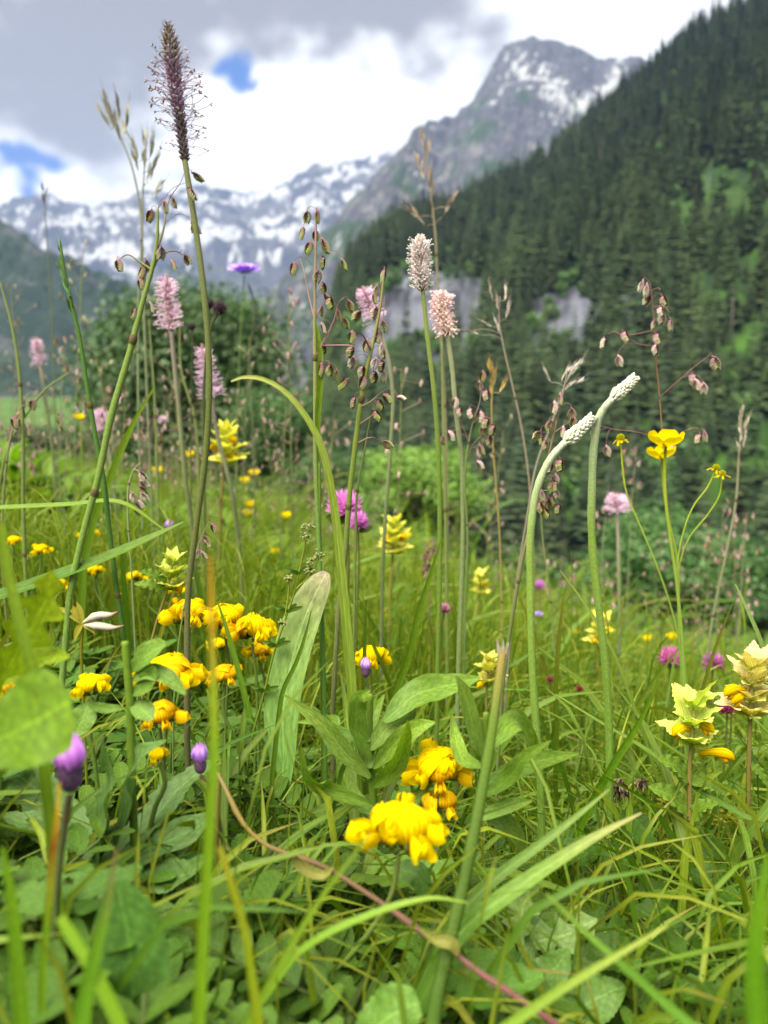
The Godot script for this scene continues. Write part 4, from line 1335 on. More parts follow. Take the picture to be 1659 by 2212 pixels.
func build_sward() -> void:
	var host := thing("grass", "green meadow grass covering the whole near slope", "grass", Vector3.ZERO)
	host.set_meta("kind", "stuff")
	var kinds := []
	for i in 9:
		kinds.append(keep(tuft(200 + i, 11 if i < 6 else 6, 1.0, [0.0065, 0.008, 0.006, 0.009, 0.007, 0.01, 0.014, 0.017, 0.02][i], 0.14, 0.6 if i % 2 else 1.0), mats.blade))
	rng.seed = 4242
	var lists := [[], [], [], [], [], [], [], [], []]
	for band in [[0.13, 0.34, 900], [0.3, 0.75, 4600], [0.7, 1.6, 9500], [1.5, 3.4, 9500], [3.2, 9.0, 9000]]:
		for i in band[2]:
			var f: float = band[0] + (band[1] - band[0]) * sqrt(rng.randf())
			var x := rng.randf_range(-1, 1) * (f * 0.62 + 0.12)
			var clump := relief.get_noise_2d(x * 160.0 + 300.0, f * 160.0)
			var h := rng.randf_range(0.07, 0.2) * (1.0 + clump * 0.8) * (1.2 if f > 0.6 and x < 0.0 else 1.0)
			if rng.randf() < 0.1:
				h *= 1.5
			var top := rng.randf_range(1560.0, 2050.0) if f < 0.36 else (rng.randf_range(1380.0, 1750.0) if f < 0.7 else rng.randf_range(1180.0, 1480.0) - 190.0 * clampf(-x / (0.5 * f), 0.0, 1.0))
			if f < 1.6:
				h = minf(h, lim(x, f, top))
			else:
				h = minf(h * (1.15 + minf(f, 5.0) * 0.06), lim(x, f, rng.randf_range(955.0, 1220.0)))
			var sc := Vector3(h * rng.randf_range(0.8, 1.15), h, h * rng.randf_range(0.8, 1.15))
			if f < 0.8:
				sc.x = maxf(sc.x, 0.11); sc.z = maxf(sc.z, 0.11)
			lists[rng.randi() % 9].append(Transform3D(Basis(Vector3.UP, rng.randf() * TAU) * Basis.from_scale(sc), Vector3(x, ground(x, -f), -f)))
	for k in 9:
		rng.seed = 70 + k
		scatter(kinds[k], lists[k], "tufts", host, func(_i): return shade_of(Color(1, 1, 1), 0.22))
	# slender upright blades that close the sward from half a metre on
	for v in 3:
		var up := keep(tuft(260 + v, 9, 1.0, [0.0045, 0.0055, 0.0065][v], 0.2, 0.22), mats.blade)
		rng.seed = 880 + v
		var list := []
		for i in 1500:
			var f := 0.55 + 3.2 * pow(rng.randf(), 1.3)
			var x := rng.randf_range(-1.0, 1.0 if rng.randf() < 0.45 else 0.2) * (f * 0.58 + 0.05)
			var left := clampf(-x / (0.5 * f), 0.0, 1.0)
			var h := minf(rng.randf_range(0.16, 0.36), lim(x, f, rng.randf_range(1080.0, 1330.0) - 130.0 * left))
			list.append(Transform3D(Basis(Vector3.UP, rng.randf() * TAU) * Basis.from_scale(Vector3(0.2, h, 0.2)), Vector3(x, ground(x, -f), -f)))
		scatter(up, list, "upright_blades", host, func(_i): return shade_of(Color(1, 1, 1), 0.22))
	# thin flowering stalks that stand over the sward further off
	var stalks := []
	for v in 3:
		rng.seed = 640 + v
		var mb := MB.new()
		var bow := rng.randf_range(-0.12, 0.12)
		var st := smooth([Vector3(0, -0.02, 0), Vector3(bow * 0.2, 0.4, 0.02), Vector3(bow, 1.0, 0.05)], 10)
		tube(mb, st, [0.0032, 0.002, 0.0012], lin("8c9a5c", 0.65), 5, false)
		for k in 16:
			var at := st[10].lerp(st[7], k / 15.0)
			var tip := at + Vector3(rng.randf_range(-0.05, 0.05), rng.randf_range(-0.01, 0.05), rng.randf_range(-0.05, 0.05))
			tube(mb, PackedVector3Array([at, tip]), 0.0008, lin("a89078", 0.65), 3, false)
			egg(mb, tip, frame(Vector3(0, 1, 0) + rand_dir() * 0.5) * Basis.from_scale(Vector3(0.0038, 0.0095, 0.0038)), shade_of(lin(["b08c88", "a8a078", "b89c94"][v], 0.7), 0.15), 3, 5)
		var list := []
		for i in 70:
			var f := 0.8 + 4.0 * pow(rng.randf(), 1.4)
			var x := (rng.randf_range(-1.0, 1.0) if rng.randf() < 0.5 else rng.randf_range(-1.0, -0.1)) * f * 0.6
			list.append(Transform3D(Basis(Vector3.UP, rng.randf() * TAU) * Basis.from_scale(Vector3.ONE * rng.randf_range(0.22, 0.46)), Vector3(x, ground(x, -f), -f)))
		scatter(keep(mb, mats.scale), list, "flowering_stalks", host, func(_i): return shade_of(Color(1, 1, 1), 0.2))
	var herbs := thing("meadow_herbs", "low leafy vetch, clover and herb foliage under the grass", "foliage", Vector3.ZERO)
	herbs.set_meta("kind", "stuff")
	var n := 0
	for q in [["vetch", 2600, 0.05, 0.1, "vetch_shoots"], ["clover", 1300, 0.04, 0.1, "clover_shoots"], ["lance", 1400, 0.05, 0.11, "narrow_leaved_shoots"], ["broad", 420, 0.016, 0.034, "broad_leaved_shoots"]]:
		for v in 2:
			n += 1
			var mesh := keep(sprig(500 + n, q[0], 1.0), mats.leaf)
			rng.seed = 800 + n
			var list := []
			for i in int(q[1]):
				var f := 0.13 + 3.0 * pow(rng.randf(), 1.9)
				var x := rng.randf_range(-1, 1) * (f * 0.6 + 0.1)
				var h := rng.randf_range(q[2], q[3]) * (1.0 if f < 0.9 else 1.5)
				var top := rng.randf_range(1620.0, 2000.0) if f < 0.4 else 1420.0
				h = minf(h, lim(x, f, top)) if f < 1.2 else h
				if q[0] == "broad" or q[0] == "lance":
					h = minf(h, f * (0.075 if q[0] == "broad" else 0.13))
				if q[0] == "clover":
					h = minf(h, f * 0.14)
					if f < 0.38:
						continue
				list.append(Transform3D(Basis(Vector3.UP, rng.randf() * TAU) * Basis.from_scale(Vector3.ONE * h), Vector3(x, ground(x, -f), -f)))
			scatter(mesh, list, q[4], herbs, func(_i): return shade_of(Color(1, 1, 1), 0.25))
	# dead stalks and litter on the soil
	var lm := MB.new()
	rng.seed = 5
	leaf(lm, smooth([Vector3(-0.5, 0, 0), Vector3(0, 0.06, 0.05), Vector3(0.5, 0.0, -0.04)], 6), func(t): return 0.03 * sin(PI * clampf(0.1 + t * 0.85, 0, 1)), Vector3.UP, lin("b09a68", 0.6), 2, 0.3)
	var lit := []
	for i in 1600:
		var f := 0.14 + 1.6 * pow(rng.randf(), 1.5)
		var x := rng.randf_range(-1, 1) * (f * 0.6 + 0.1)
		lit.append(Transform3D(Basis(Vector3.UP, rng.randf() * TAU) * Basis(Vector3.RIGHT, rng.randf_range(-0.4, 0.4)) * Basis.from_scale(Vector3.ONE * rng.randf_range(0.02, 0.07)), Vector3(x, ground(x, -f) + rng.randf() * 0.02, -f)))
	var litter := scatter(keep(lm, mats.dry), lit, "dead_grass_litter", self, func(_i): return shade_of(Color(1, 1, 1), 0.4))
	litter.set_meta("label", "brown dead grass stalks lying on the soil")
	litter.set_meta("category", "litter")

# ---------------------------------------------------------------- surveyed plants
func build_plantains() -> void:
	plantain("tall hoary plantain with mauve stamens, highest of all the flower spikes", [[362, 47], [372, 130], [385, 230]], [[399, 345], [416, 450], [432, 560], [447, 700], [452, 810], [447, 950], [425, 1130], [408, 1260], [404, 1420]], 0.3, 0.3, "hero", 46, 13, 1)
	plantain("fluffy pink plantain spike just right of the tall thick grass culm", [[360, 592], [362, 640]], [[370, 716], [378, 800], [388, 900], [400, 1030], [412, 1120]], 0.6, 0.62, "pink", 35, 10, 2)
	plantain("pink plantain spike half hidden behind the tall plantain stem", [[436, 742], [446, 800]], [[458, 860], [468, 930], [500, 1060], [512, 1140]], 0.66, 0.68, "pink", 32, 9, 3)
	plantain("slim white plantain spike with upright pointed florets before the grey cliff", [[909, 507], [906, 560]], [[913, 626], [925, 740], [938, 850], [945, 940], [950, 1100], [949, 1300], [945, 1460]], 0.4, 0.41, "white", 46, 11, 4)
	plantain("drooping withered plantain spike with ragged pink fringe before the cliff", [[957, 628], [954, 660]], [[966, 722], [976, 790], [985, 890], [998, 1000], [1000, 1100], [990, 1460]], 0.46, 0.46, "withered", 44, 11, 5)
	plantain("bent plantain with white bud cone nearest the buttercups", [[1374, 813], [1352, 835]], [[1324, 860], [1300, 890], [1285, 950], [1279, 1050], [1278, 1150], [1292, 1300], [1308, 1440], [1315, 1560]], 0.3, 0.31, "bud", 40, 18, 6)
	plantain("bent plantain with pale bud cone reaching towards its taller twin", [[1282, 898], [1256, 925]], [[1222, 954], [1190, 990], [1162, 1050], [1148, 1130], [1146, 1280], [1152, 1480], [1166, 1660]], 0.3, 0.3, "bud", 42, 17, 7)
	plantain("small blurred pink plantain leaning left beside the quaking grass", [[783, 618], [795, 650]], [[811, 692], [835, 760], [848, 840], [845, 950], [832, 1120]], 0.55, 0.56, "pink", 30, 9, 8)
	plantain("faint pink plantain at the left edge above the hedge", [[78, 728], [80, 750]], [[86, 788], [95, 840], [108, 930]], 1.1, 1.1, "pink", 18, 6, 9)
	plantain("faint pink plantain between two green culms over the field", [[212, 882], [218, 900]], [[224, 928], [236, 980], [246, 1060]], 0.9, 0.9, "pink", 26, 7, 10)
	plantain("blurred pink plantain head between the bud plantains and buttercups", [[1335, 1068], [1333, 1082]], [[1334, 1106], [1336, 1200], [1338, 1300]], 0.8, 0.8, "pink", 32, 8, 11)

func build_quaking() -> void:
	quaking_grass("quaking grass with thick green culm leaning right below the tall plantain", [[341, 452], [340, 510], [333, 562], [310, 647], [280, 762], [240, 902], [210, 1042], [186, 1130], [150, 1290]], 0.3, 0.3, 7.5,
		[[[335, 550], [352, 500], [366, 430], [390, 395]], [[330, 580], [300, 565], [275, 550], [258, 560]], [[328, 590], [350, 550], [380, 542], [396, 552]], [[322, 620], [300, 600]]],
		[[411, 368, 28, 0.9], [402, 398, 28, 0.5], [368, 422, 22, 0.3], [352, 430, 26], [331, 454, 26, -0.3], [415, 484, 26, 0.6], [346, 530, 26], [257, 560, 26], [394, 545, 24, 0.5], [366, 556, 22, 0.3], [318, 562, 24], [312, 575, 26, -0.4], [300, 600, 22], [318, 648, 22, 0.2], [292, 668, 20, -0.4], [306, 590, 20]],
		[0, 1, 0], ["8c9a58", "86a24c", "7da048"], 21)
	quaking_grass("upright quaking grass with single pale sheath left of the leaning plantain", [[683, 452], [682, 520], [681, 600], [680, 692], [681, 800], [682, 1000], [690, 1200], [698, 1400], [700, 1500]], 0.33, 0.33, 5.0,
		[[[682, 690], [665, 630], [655, 580], [648, 560]], [[683, 700], [694, 660], [700, 640]], [[688, 770], [705, 725], [722, 690], [734, 650], [742, 645]], [[690, 780], [718, 706]], [[800, 738], [765, 752], [740, 770]]],
		[[684, 450, 26], [665, 456, 24], [656, 490, 25], [681, 498, 22], [693, 508, 34, 0.4], [673, 522, 26, -0.4], [700, 556, 26], [738, 558, 24, 0.35], [636, 563, 26, -0.2], [687, 580, 26], [697, 610, 22], [700, 630, 26, 0.5], [709, 640, 26, 0.2], [695, 660, 22], [752, 648, 24, 0.3], [729, 668, 24, 0.2], [740, 686, 24, 0.4], [695, 696, 22, 0.3], [695, 740, 22], [696, 782, 28], [710, 785, 26], [728, 798, 24]],
		[0, 0, 1, 2], ["c89a98", "a8a06c", "74a048", "6c9a44"], 22)
	var sheath := rooted_thing("sheathed_grass", "bright green opened leaf sheath wrapped round the upright quaking grass stem", "leaf", 681, 1200, 0.33)
	add_leaf(sheath, [[690, 1010], [684, 900], [690, 810], [688, 740], [680, 685]], 0.329, 0.329, "lance", 16, ["6fa048", "8ab84c", "8ab84c"], Vector3(0.6, 0, 1), 0.8, 0.0, false, 4, "sheath")
	add_stem(sheath, [[690, 1000], [692, 1200]], 0.329, 0.331, [3.0, 3.5], ["74a048", "6c9a44"], true, "stem")
	quaking_grass("dense pinkish quaking grass beside the clover, on a yellow-green culm", [[830, 585], [822, 660], [806, 740], [790, 810], [778, 880], [768, 960], [756, 1060], [745, 1200], [730, 1330]], 0.35, 0.36, 6.0,
		[[[812, 720], [826, 690], [830, 640]], [[800, 760], [780, 720], [765, 715]], [[790, 830], [765, 812]], [[775, 880], [800, 868], [820, 850]], [[770, 930], [800, 900], [815, 885]], [[766, 960], [800, 945], [826, 955]]],
		[[830, 582, 28], [815, 616, 28], [806, 632, 22], [778, 670, 26, -0.5], [812, 660, 26], [825, 690, 26], [818, 712, 26], [824, 740, 22], [762, 715, 26], [760, 745, 26], [761, 768, 26], [794, 732, 26], [782, 788, 26], [770, 776, 22, -0.7], [752, 818, 28, -0.8], [765, 855, 26, -0.2], [812, 770, 24], [822, 752, 22], [826, 778, 24], [808, 800, 26], [828, 800, 24], [788, 812, 26, -0.3], [828, 850, 24, 0.7], [815, 862, 24, 0.5], [806, 886, 26, 0.6], [826, 954, 24, 1.0], [858, 856, 18, 1.2]],
		[1, 0, 2, 3], ["b09a80", "a2ae50", "8aa044", "7a7a58"], 23)
	quaking_grass("open quaking grass with thin red stem rising behind the buttercup flower", [[1404, 612], [1408, 640], [1412, 700], [1416, 760], [1424, 850], [1428, 900], [1434, 1000], [1452, 1180], [1468, 1330], [1472, 1480]], 0.445, 0.455, 1.7,
		[[[1406, 625], [1400, 605], [1392, 600]], [[1408, 630], [1422, 622], [1426, 626]], [[1412, 668], [1436, 662], [1446, 676]], [[1412, 752], [1384, 744], [1352, 728]], [[1352, 728], [1340, 722], [1326, 716], [1312, 722]], [[1424, 854], [1470, 818], [1508, 786], [1534, 766]], [[1430, 948], [1380, 934], [1320, 926], [1285, 916]], [[1430, 950], [1470, 936], [1505, 924], [1520, 930]]],
		[[1390, 604, 24, -0.3], [1402, 610, 26, -0.1], [1404, 634, 24, -0.3], [1428, 638, 24, 0.4], [1429, 660, 22], [1428, 676, 24], [1413, 688, 22, -0.1], [1446, 688, 26, 0.1], [1416, 718, 26], [1421, 740, 24, 0.1], [1346, 714, 26, 0.4], [1310, 726, 24, -0.2], [1338, 766, 24], [1488, 806, 26], [1502, 818, 24, 0.2], [1512, 824, 26], [1522, 826, 24, 0.1], [1534, 770, 30, 0.4], [1314, 962, 24, 0.2], [1514, 936, 22], [1524, 930, 24, 0.2], [1448, 960, 24, 0.2], [1283, 925, 20], [1282, 960, 20]],
		[3, 1, 3], ["b87c78", "a8705c", "8a8a54", "6c8a40"], 24)
	quaking_grass("quaking grass between the withered plantain and the bud plantains", [[1040, 812], [1036, 870], [1022, 910], [1012, 960], [1004, 1030], [1010, 1150], [1006, 1290]], 0.45, 0.46, 2.6,
		[[[1012, 960], [990, 900], [970, 870]], [[1008, 1000], [1030, 950], [1060, 930]], [[1020, 920], [1040, 900], [1066, 906]]],
		[[1045, 800, 22], [1034, 822, 22], [1050, 840, 24], [986, 858, 22], [1014, 880, 24], [1040, 888, 24], [1052, 902, 24], [1066, 916, 24], [992, 880, 20], [955, 940, 20], [970, 930, 22, 0.4], [1040, 920, 22], [1056, 938, 22], [1036, 958, 24, 0.4], [1030, 970, 20, 0.4], [1034, 996, 20, 0.6], [948, 940, 20]],
		[1, 3, 0], ["b0908c", "8a9a5c", "74964c"], 25)
	quaking_grass("leaning quaking grass with many spikelets behind the lower bud plantain", [[1226, 800], [1214, 860], [1200, 920], [1184, 990], [1160, 1080], [1130, 1200], [1112, 1300], [1096, 1400]], 0.34, 0.35, 4.0,
		[[[1180, 1010], [1200, 980], [1206, 970]], [[1176, 1030], [1210, 1010]], [[1170, 1060], [1196, 1060], [1210, 1080]], [[1200, 930], [1230, 910]]],
		[[1212, 848, 24], [1200, 866, 26], [1232, 880, 26], [1188, 905, 26], [1174, 930, 24, -0.6], [1222, 920, 24], [1240, 900, 24], [1168, 938, 22], [1182, 950, 22], [1210, 990, 28], [1190, 996, 26], [1182, 1010, 24], [1200, 1022, 24], [1192, 1038, 26], [1206, 1040, 24], [1172, 1058, 28], [1190, 1068, 24, 0.3], [1182, 1074, 30], [1168, 1086, 26, 0.3], [1176, 1100, 28, 0.6], [1210, 1090, 22], [1204, 1058, 20]],
		[1, 3, 2, 0], ["b0988c", "9c8c6c", "8a8a5c", "6c8c48"], 26)
	quaking_grass("curled brown quaking grass low in the sward near the yellow rattle blur", [[304, 1000], [292, 1010], [280, 1040], [276, 1100], [282, 1200]], 0.42, 0.42, 2.2, [[[290, 1012], [302, 1020], [304, 1030]]],
		[[298, 1020, 22, 0.8], [302, 1036, 22, 0.8], [300, 1052, 22, 0.8], [300, 1066, 22, 0.7], [296, 1080, 22, 0.8], [294, 1094, 22, 0.8], [280, 1064, 22, 0.4]], [2, 3], ["b0a890", "a0a878", "7c9a54"], 27)
	quaking_grass("few dark quaking grass spikelets at the left edge over the field", [[62, 850], [48, 870], [36, 900], [20, 960], [10, 1040]], 0.5, 0.5, 2.4, [[[44, 880], [66, 866], [76, 862]]],
		[[56, 862, 22], [74, 862, 22], [48, 880, 24], [44, 900, 24], [34, 906, 24], [24, 900, 24], [58, 918, 22]], [0, 1], ["b09890", "a09878", "7c8a54"], 28)
	quaking_grass("drooping maroon spikelets crossing the tall plantain stem low down", [[452, 1126], [440, 1150], [428, 1180], [420, 1210], [400, 1300], [385, 1400]], 0.31, 0.31, 2.0, [[[428, 1180], [436, 1164]], [[420, 1210], [436, 1192]]],
		[[454, 1132, 22, 0.3], [434, 1160, 22, 0.6], [438, 1166, 20, 0.8], [432, 1192, 20, 0.6], [424, 1190, 20], [414, 1200, 20]], [0, 1], ["a89c88", "94a05c", "74964c"], 29)
	quaking_grass("red-brown quaking grass cluster behind the broad blade at mid picture", [[936, 1166], [926, 1190], [920, 1230], [926, 1290], [930, 1380]], 0.6, 0.6, 2.0, [[[924, 1210], [938, 1196]]],
		[[934, 1164, 18], [922, 1172, 18], [928, 1186, 18], [938, 1182, 18], [918, 1196, 18], [926, 1204, 18], [918, 1218, 18], [928, 1216, 18], [920, 1232, 18]], [0], ["a07868", "90805c", "748a4c"], 30)
	rng.seed = 3131
	for i in 16:                                             # further tufts of it, blurred
		var x: float = [140, 150, 310, 330, 345, 60, 20, 1210, 1310, 1372, 1560, 1610, 1600, 1300, 720, 250][i]
		var y: float = [770, 900, 900, 930, 1000, 1000, 940, 1240, 1090, 1000, 1170, 1150, 1290, 1260, 930, 870][i]
		var d: float = rng.randf_range(0.62, 1.2)
		var sp := []
		for k in 9:
			sp.append([x + rng.randf_range(-34, 34), y + rng.randf_range(-46, 46), rng.randf_range(11, 16)])
		quaking_grass(["faint quaking grass panicle left of the green culm, over the dark tree", "pink speckled quaking grass beneath the faint pink plantain", "reddish quaking grass cluster left of the pink plantain stems", "reddish quaking grass over the rattle, between two plantain stems", "pinkish quaking grass near the curled brown panicle", "pale quaking grass over the left hedge bush", "faint quaking grass at the left edge by the field", "blurred quaking grass right of the lower bud plantain stem", "faint quaking grass between the bud plantain and seed head", "faint quaking grass under the buttercup seed head", "blurred quaking grass by the right bush, under the seed heads", "pink blurred quaking grass at the right edge on the bush", "brown blurred quaking grass low at the right edge", "faint quaking grass against the wide mid green bush", "brownish quaking grass left of the arching blade", "faint quaking grass beside the leaning thick culm"][i],
			[[x + 4, y - 40], [x, y], [x - 6, y + 60], [x - 10, y + 140]], d, d, 1.2, [], sp, [0, 1, 3], ["b09890", "9a9c78", "7c9a54"], 3200 + i)

func build_grasses() -> void:
	culm("blurred oat grass left of the tall plantain, arching to the left", [[236, 230], [258, 290], [282, 350], [300, 430], [308, 560], [312, 700], [320, 900]], 0.75, 0.75, 2.6, [[244, 262, -16], [250, 285, -12], [262, 310, -14], [268, 300, 6], [240, 280, -30], [258, 270, 4]], ["a8a890", "98a878", "b8b8a4"], 60, 40)
	culm("blurred oat grass standing close behind the tall plantain spike", [[318, 290], [312, 360], [308, 430], [306, 520], [300, 640], [298, 760]], 0.72, 0.72, 2.4, [[314, 330, 0], [322, 345, 16], [300, 350, -14], [312, 370, 4], [328, 370, 24], [302, 375, -16], [316, 400, 14], [322, 395, 20], [330, 430, 30]], ["a8a890", "98a878", "b4b49c"], 52, 41)
	culm("blurred brown panicle grass before the shoulder of the rocky peak", [[915, 285], [922, 360], [932, 430], [940, 500], [945, 600], [955, 760], [962, 900]], 0.8, 0.8, 3.0, [[914, 320, -6], [922, 350, 4], [908, 370, -14], [918, 390, -10], [926, 400, 6], [930, 440, 2], [905, 470, -55], [920, 490, -40], [955, 470, 25], [968, 450, 30]], ["b0a088", "9a9a6c", "c0b09c"], 44, 42)
	culm("thin pinkish panicle grass left of the bud plantains, over the cliff", [[1080, 640], [1078, 690], [1086, 740], [1104, 820], [1122, 900], [1140, 1010], [1150, 1150]], 0.55, 0.55, 2.4, [[1064, 650, -14], [1090, 650, 6], [1076, 670, -6], [1092, 690, 14], [1064, 706, -60], [1040, 725, -70], [1010, 718, -75], [1078, 720, -10]], ["b8a89c", "a89a7c", "d8ccc0"], 32, 43)
	culm("oat-like pale panicle leaning right above the quaking grass cluster", [[1248, 785], [1226, 820], [1210, 860], [1190, 920], [1160, 1000], [1140, 1110], [1110, 1300]], 0.5, 0.5, 2.6, [[1240, 800, 36], [1230, 812, 40], [1222, 820, 36], [1212, 825, 30], [1226, 838, 60], [1190, 826, -30], [1214, 845, 50]], ["c0b4a8", "a09a78", "dcd4c8"], 40, 44)
	culm("straw coloured dry grass tip beside the quaking grass in the middle", [[1062, 780], [1064, 830], [1062, 880], [1066, 980], [1076, 1100], [1084, 1300]], 0.55, 0.55, 2.4, [[1060, 815, -6], [1066, 835, 4], [1062, 860, 0], [1078, 850, 26]], ["c0a868", "a8a060", "c8a860"], 40, 45)
	culm("pale foxtail grass spike at the right edge above the bush", [[1602, 880], [1600, 930], [1596, 990], [1590, 1080], [1572, 1180], [1540, 1330]], 0.6, 0.6, 3.0, [[1602, 905, 4], [1598, 925, -6], [1606, 935, 10], [1600, 955, -4], [1604, 970, 8], [1598, 985, -8]], ["b8a890", "94a070", "d8ccb8"], 34, 46)
	culm("small dark brown grass spike at the far left against the snow", [[94, 408], [96, 430], [98, 470], [104, 560], [112, 700], [118, 860]], 0.95, 0.95, 1.4, [[94, 416, -6], [98, 430, 8], [96, 445, -4]], ["8a8468", "7c8a60", "5c4a38"], 22, 47)
	culm("dark grass spike right of the scabious before the scree", [[542, 632], [548, 662], [540, 760], [545, 900]], 1.0, 1.0, 1.6, [[544, 640, -10], [548, 655, -14]], ["7c7c60", "7c8a60", "6c6450"], 24, 48)
	culm("upright green ryegrass with closed narrow spike at the left", [[132, 536], [140, 590], [156, 660], [172, 730], [186, 820], [204, 930], [224, 1040], [240, 1180], [268, 1390]], 0.3, 0.31, 5.5, [[134, 560, -6], [140, 590, -10], [144, 612, -14], [150, 640, -16], [156, 660, -14], [162, 690, -16]], ["74a04c", "5c8c3c", "6c9a4c"], 42, 49)
	for q in [["thin bare stem rising at the far left edge past the slope", [[0, 610], [20, 680], [36, 760], [48, 900], [50, 1100]], 0.5, 4.0], ["thin bare green stem crossing behind the pink plantain", [[322, 690], [330, 800], [336, 900], [340, 1050]], 0.7, 3.0], ["bare green stem right of the fluffy pink plantain", [[388, 700], [392, 800], [420, 900], [430, 1060]], 0.7, 3.0], ["tall thin stem crossing the wide bush beside the bud plantain", [[1165, 1060], [1172, 1160], [1190, 1300], [1200, 1440]], 0.55, 2.6], ["slender upright stem over the round lime bush", [[955, 740], [956, 850], [960, 1000], [964, 1200], [966, 1400]], 0.55, 4.0], ["thin arched stem over the left hedge bush", [[150, 805], [100, 840], [60, 890], [20, 960], [0, 1040]], 0.6, 3.4], ["straight brown stem left of the lime bush", [[768, 1180], [772, 1060], [790, 960], [800, 900]], 0.36, 3.0]]:
		culm(q[0], q[1] if q[1][0][1] < q[1][-1][1] else [q[1][3], q[1][2], q[1][1], q[1][0]], q[2], q[2], q[3], [], ["9aa468", "86a050", "86a050"], 30, 50)

func build_blades() -> void:
	var g := ["86b04c", "7cac48", "6f9f44"]
	blade("long arching light green blade curving over to the left at mid height", [[499, 824], [520, 816], [560, 817], [610, 842], [655, 892], [690, 955], [710, 1030], [722, 1100], [735, 1220], [750, 1380], [762, 1520]], 0.28, 0.3, [3, 8, 11, 14, 17, 20, 20], ["c4dca4", "b0d484", "a4cc74", "8cbc5c"], Vector3(0.25, 0.35, 1.0), 0.25)
	blade("blurred upright blade with orange dry tip close to the lens", [[454, 1200], [457, 1330], [461, 1500], [462, 1620], [452, 1800], [440, 2000], [428, 2230]], 0.135, 0.13, [4, 12, 18, 22, 26, 30], ["d8a45c", "c8b850", "a4c850", "8cc048", "84bc44", "84bc44", "84bc44", "84bc44"], Vector3(0.2, 0.1, 1), 0.2)
	blade("broad dark green blade lying across the upper left sward", [[396, 1128], [330, 1160], [230, 1205], [140, 1240], [60, 1268], [-30, 1300]], 0.3, 0.3, [3, 26, 34, 34, 28], ["7aa458", "5f9048", "5a8a44"], Vector3(0.0, 1.0, 0.6), 0.3)
	blade("yellow-green curved blade by the left edge in front of the lobed leaf", [[0, 1130], [18, 1240], [45, 1350], [70, 1450], [85, 1560]], 0.17, 0.17, [16, 22, 24, 22], ["8cb84c", "86b44c", "7cac44"], Vector3(0.3, 0.2, 1), 0.2)
	blade("green blade leaning right behind the tall plantain stem", [[334, 835], [290, 910], [262, 970], [235, 1040], [200, 1130]], 0.5, 0.5, [3, 12, 14, 14], g, Vector3(0.5, 0.3, 1))
	blade("wide grey-green blade tip pointing right at lower right centre", [[1386, 1756], [1300, 1800], [1200, 1862], [1100, 1930], [1010, 2000], [960, 2060]], 0.2, 0.19, [3, 22, 34, 38, 36], ["b4c49c", "86b468", "6fa854", "689c50"], Vector3(-0.2, 0.9, 0.7), 0.35)
	blade("second grey-green blade just above the wide one at lower right", [[1316, 1705], [1250, 1760], [1160, 1830], [1080, 1890], [1000, 1965]], 0.215, 0.2, [3, 16, 24, 26], ["86ac6c", "6c9c54", "689850"], Vector3(-0.2, 0.8, 0.8), 0.35)
	blade("thin pale blade slanting from mid right down to the lower right", [[1210, 1232], [1260, 1300], [1320, 1400], [1366, 1520], [1410, 1650], [1440, 1760]], 0.36, 0.36, [2, 7, 9, 9], ["a0c07c", "86b060", "7cac54"], Vector3(0.4, 0.3, 1))
	blade("green blade leaning right just left of the clover bud", [[954, 1165], [930, 1240], [902, 1330], [878, 1430], [850, 1500]], 0.33, 0.33, [3, 13, 16, 16], ["7ca444", "6c9c3c", "6c9c3c"], Vector3(0.4, 0.2, 1), 0.4)
	blade("bright green blade leaning right below the bud plantain", [[1416, 1485], [1380, 1560], [1330, 1640], [1290, 1710], [1250, 1790]], 0.3, 0.3, [3, 18, 20, 16], ["74a43c", "68a038", "68a038"], Vector3(0.3, 0.2, 1), 0.3)
	blade("long dark blade running down right below the yellow rattle", [[1200, 1500], [1300, 1562], [1400, 1622], [1500, 1700], [1600, 1760], [1680, 1800]], 0.33, 0.3, [3, 9, 13, 15], ["86b060", "6c9c54", "5c8c48"], Vector3(0, 0.9, 0.6))
	blade("pale curved blade at the right edge before the dark bush", [[1588, 1262], [1610, 1310], [1640, 1380], [1670, 1470]], 0.34, 0.34, [3, 10, 13, 14], ["a8cca0", "8cbc84", "7cac6c"], Vector3(0.5, 0.2, 1))
	blade("thin dark blade crossing the big upright leaf", [[672, 1320], [660, 1370], [640, 1430], [612, 1490], [600, 1560]], 0.3, 0.3, [2, 8, 10, 10], ["6c9c48", "6c9c48", "6c9c48"], Vector3(0.3, 0.2, 1))
	blade("straight green blade leaning right beside the orange-tipped blade", [[540, 1550], [510, 1430], [490, 1360], [470, 1300]], 0.28, 0.28, [12, 11, 8, 3], ["6ca044", "7cac4c"], Vector3(0.3, 0.2, 1), 0.3, false)
	blade("blurred green blade rising from the bottom left corner", [[252, 1830], [232, 1950], [208, 2050], [185, 2150], [172, 2240]], 0.13, 0.125, [5, 24, 34, 40], ["8c8c7c", "74b048", "70b040", "70b040"], Vector3(0.3, 0.1, 1), 0.2)
	blade("blurred green blade slanting down right at the bottom left", [[130, 1980], [180, 2060], [230, 2150], [270, 2240]], 0.13, 0.125, [20, 26, 30, 30], ["86bc48", "80b844", "80b844"], Vector3(0.4, 0.2, 1), 0.2)
	blade("yellow to red dying blade standing before the large purple bud", [[128, 1690], [124, 1760], [115, 1830], [108, 1910], [100, 2010], [92, 2120]], 0.145, 0.14, [4, 10, 13, 15, 17], ["d8c43c", "c8b03c", "8c5434", "94a83c", "7cb03c", "7cb03c", "7cb03c"], Vector3(0.2, 0.1, 1), 0.25)
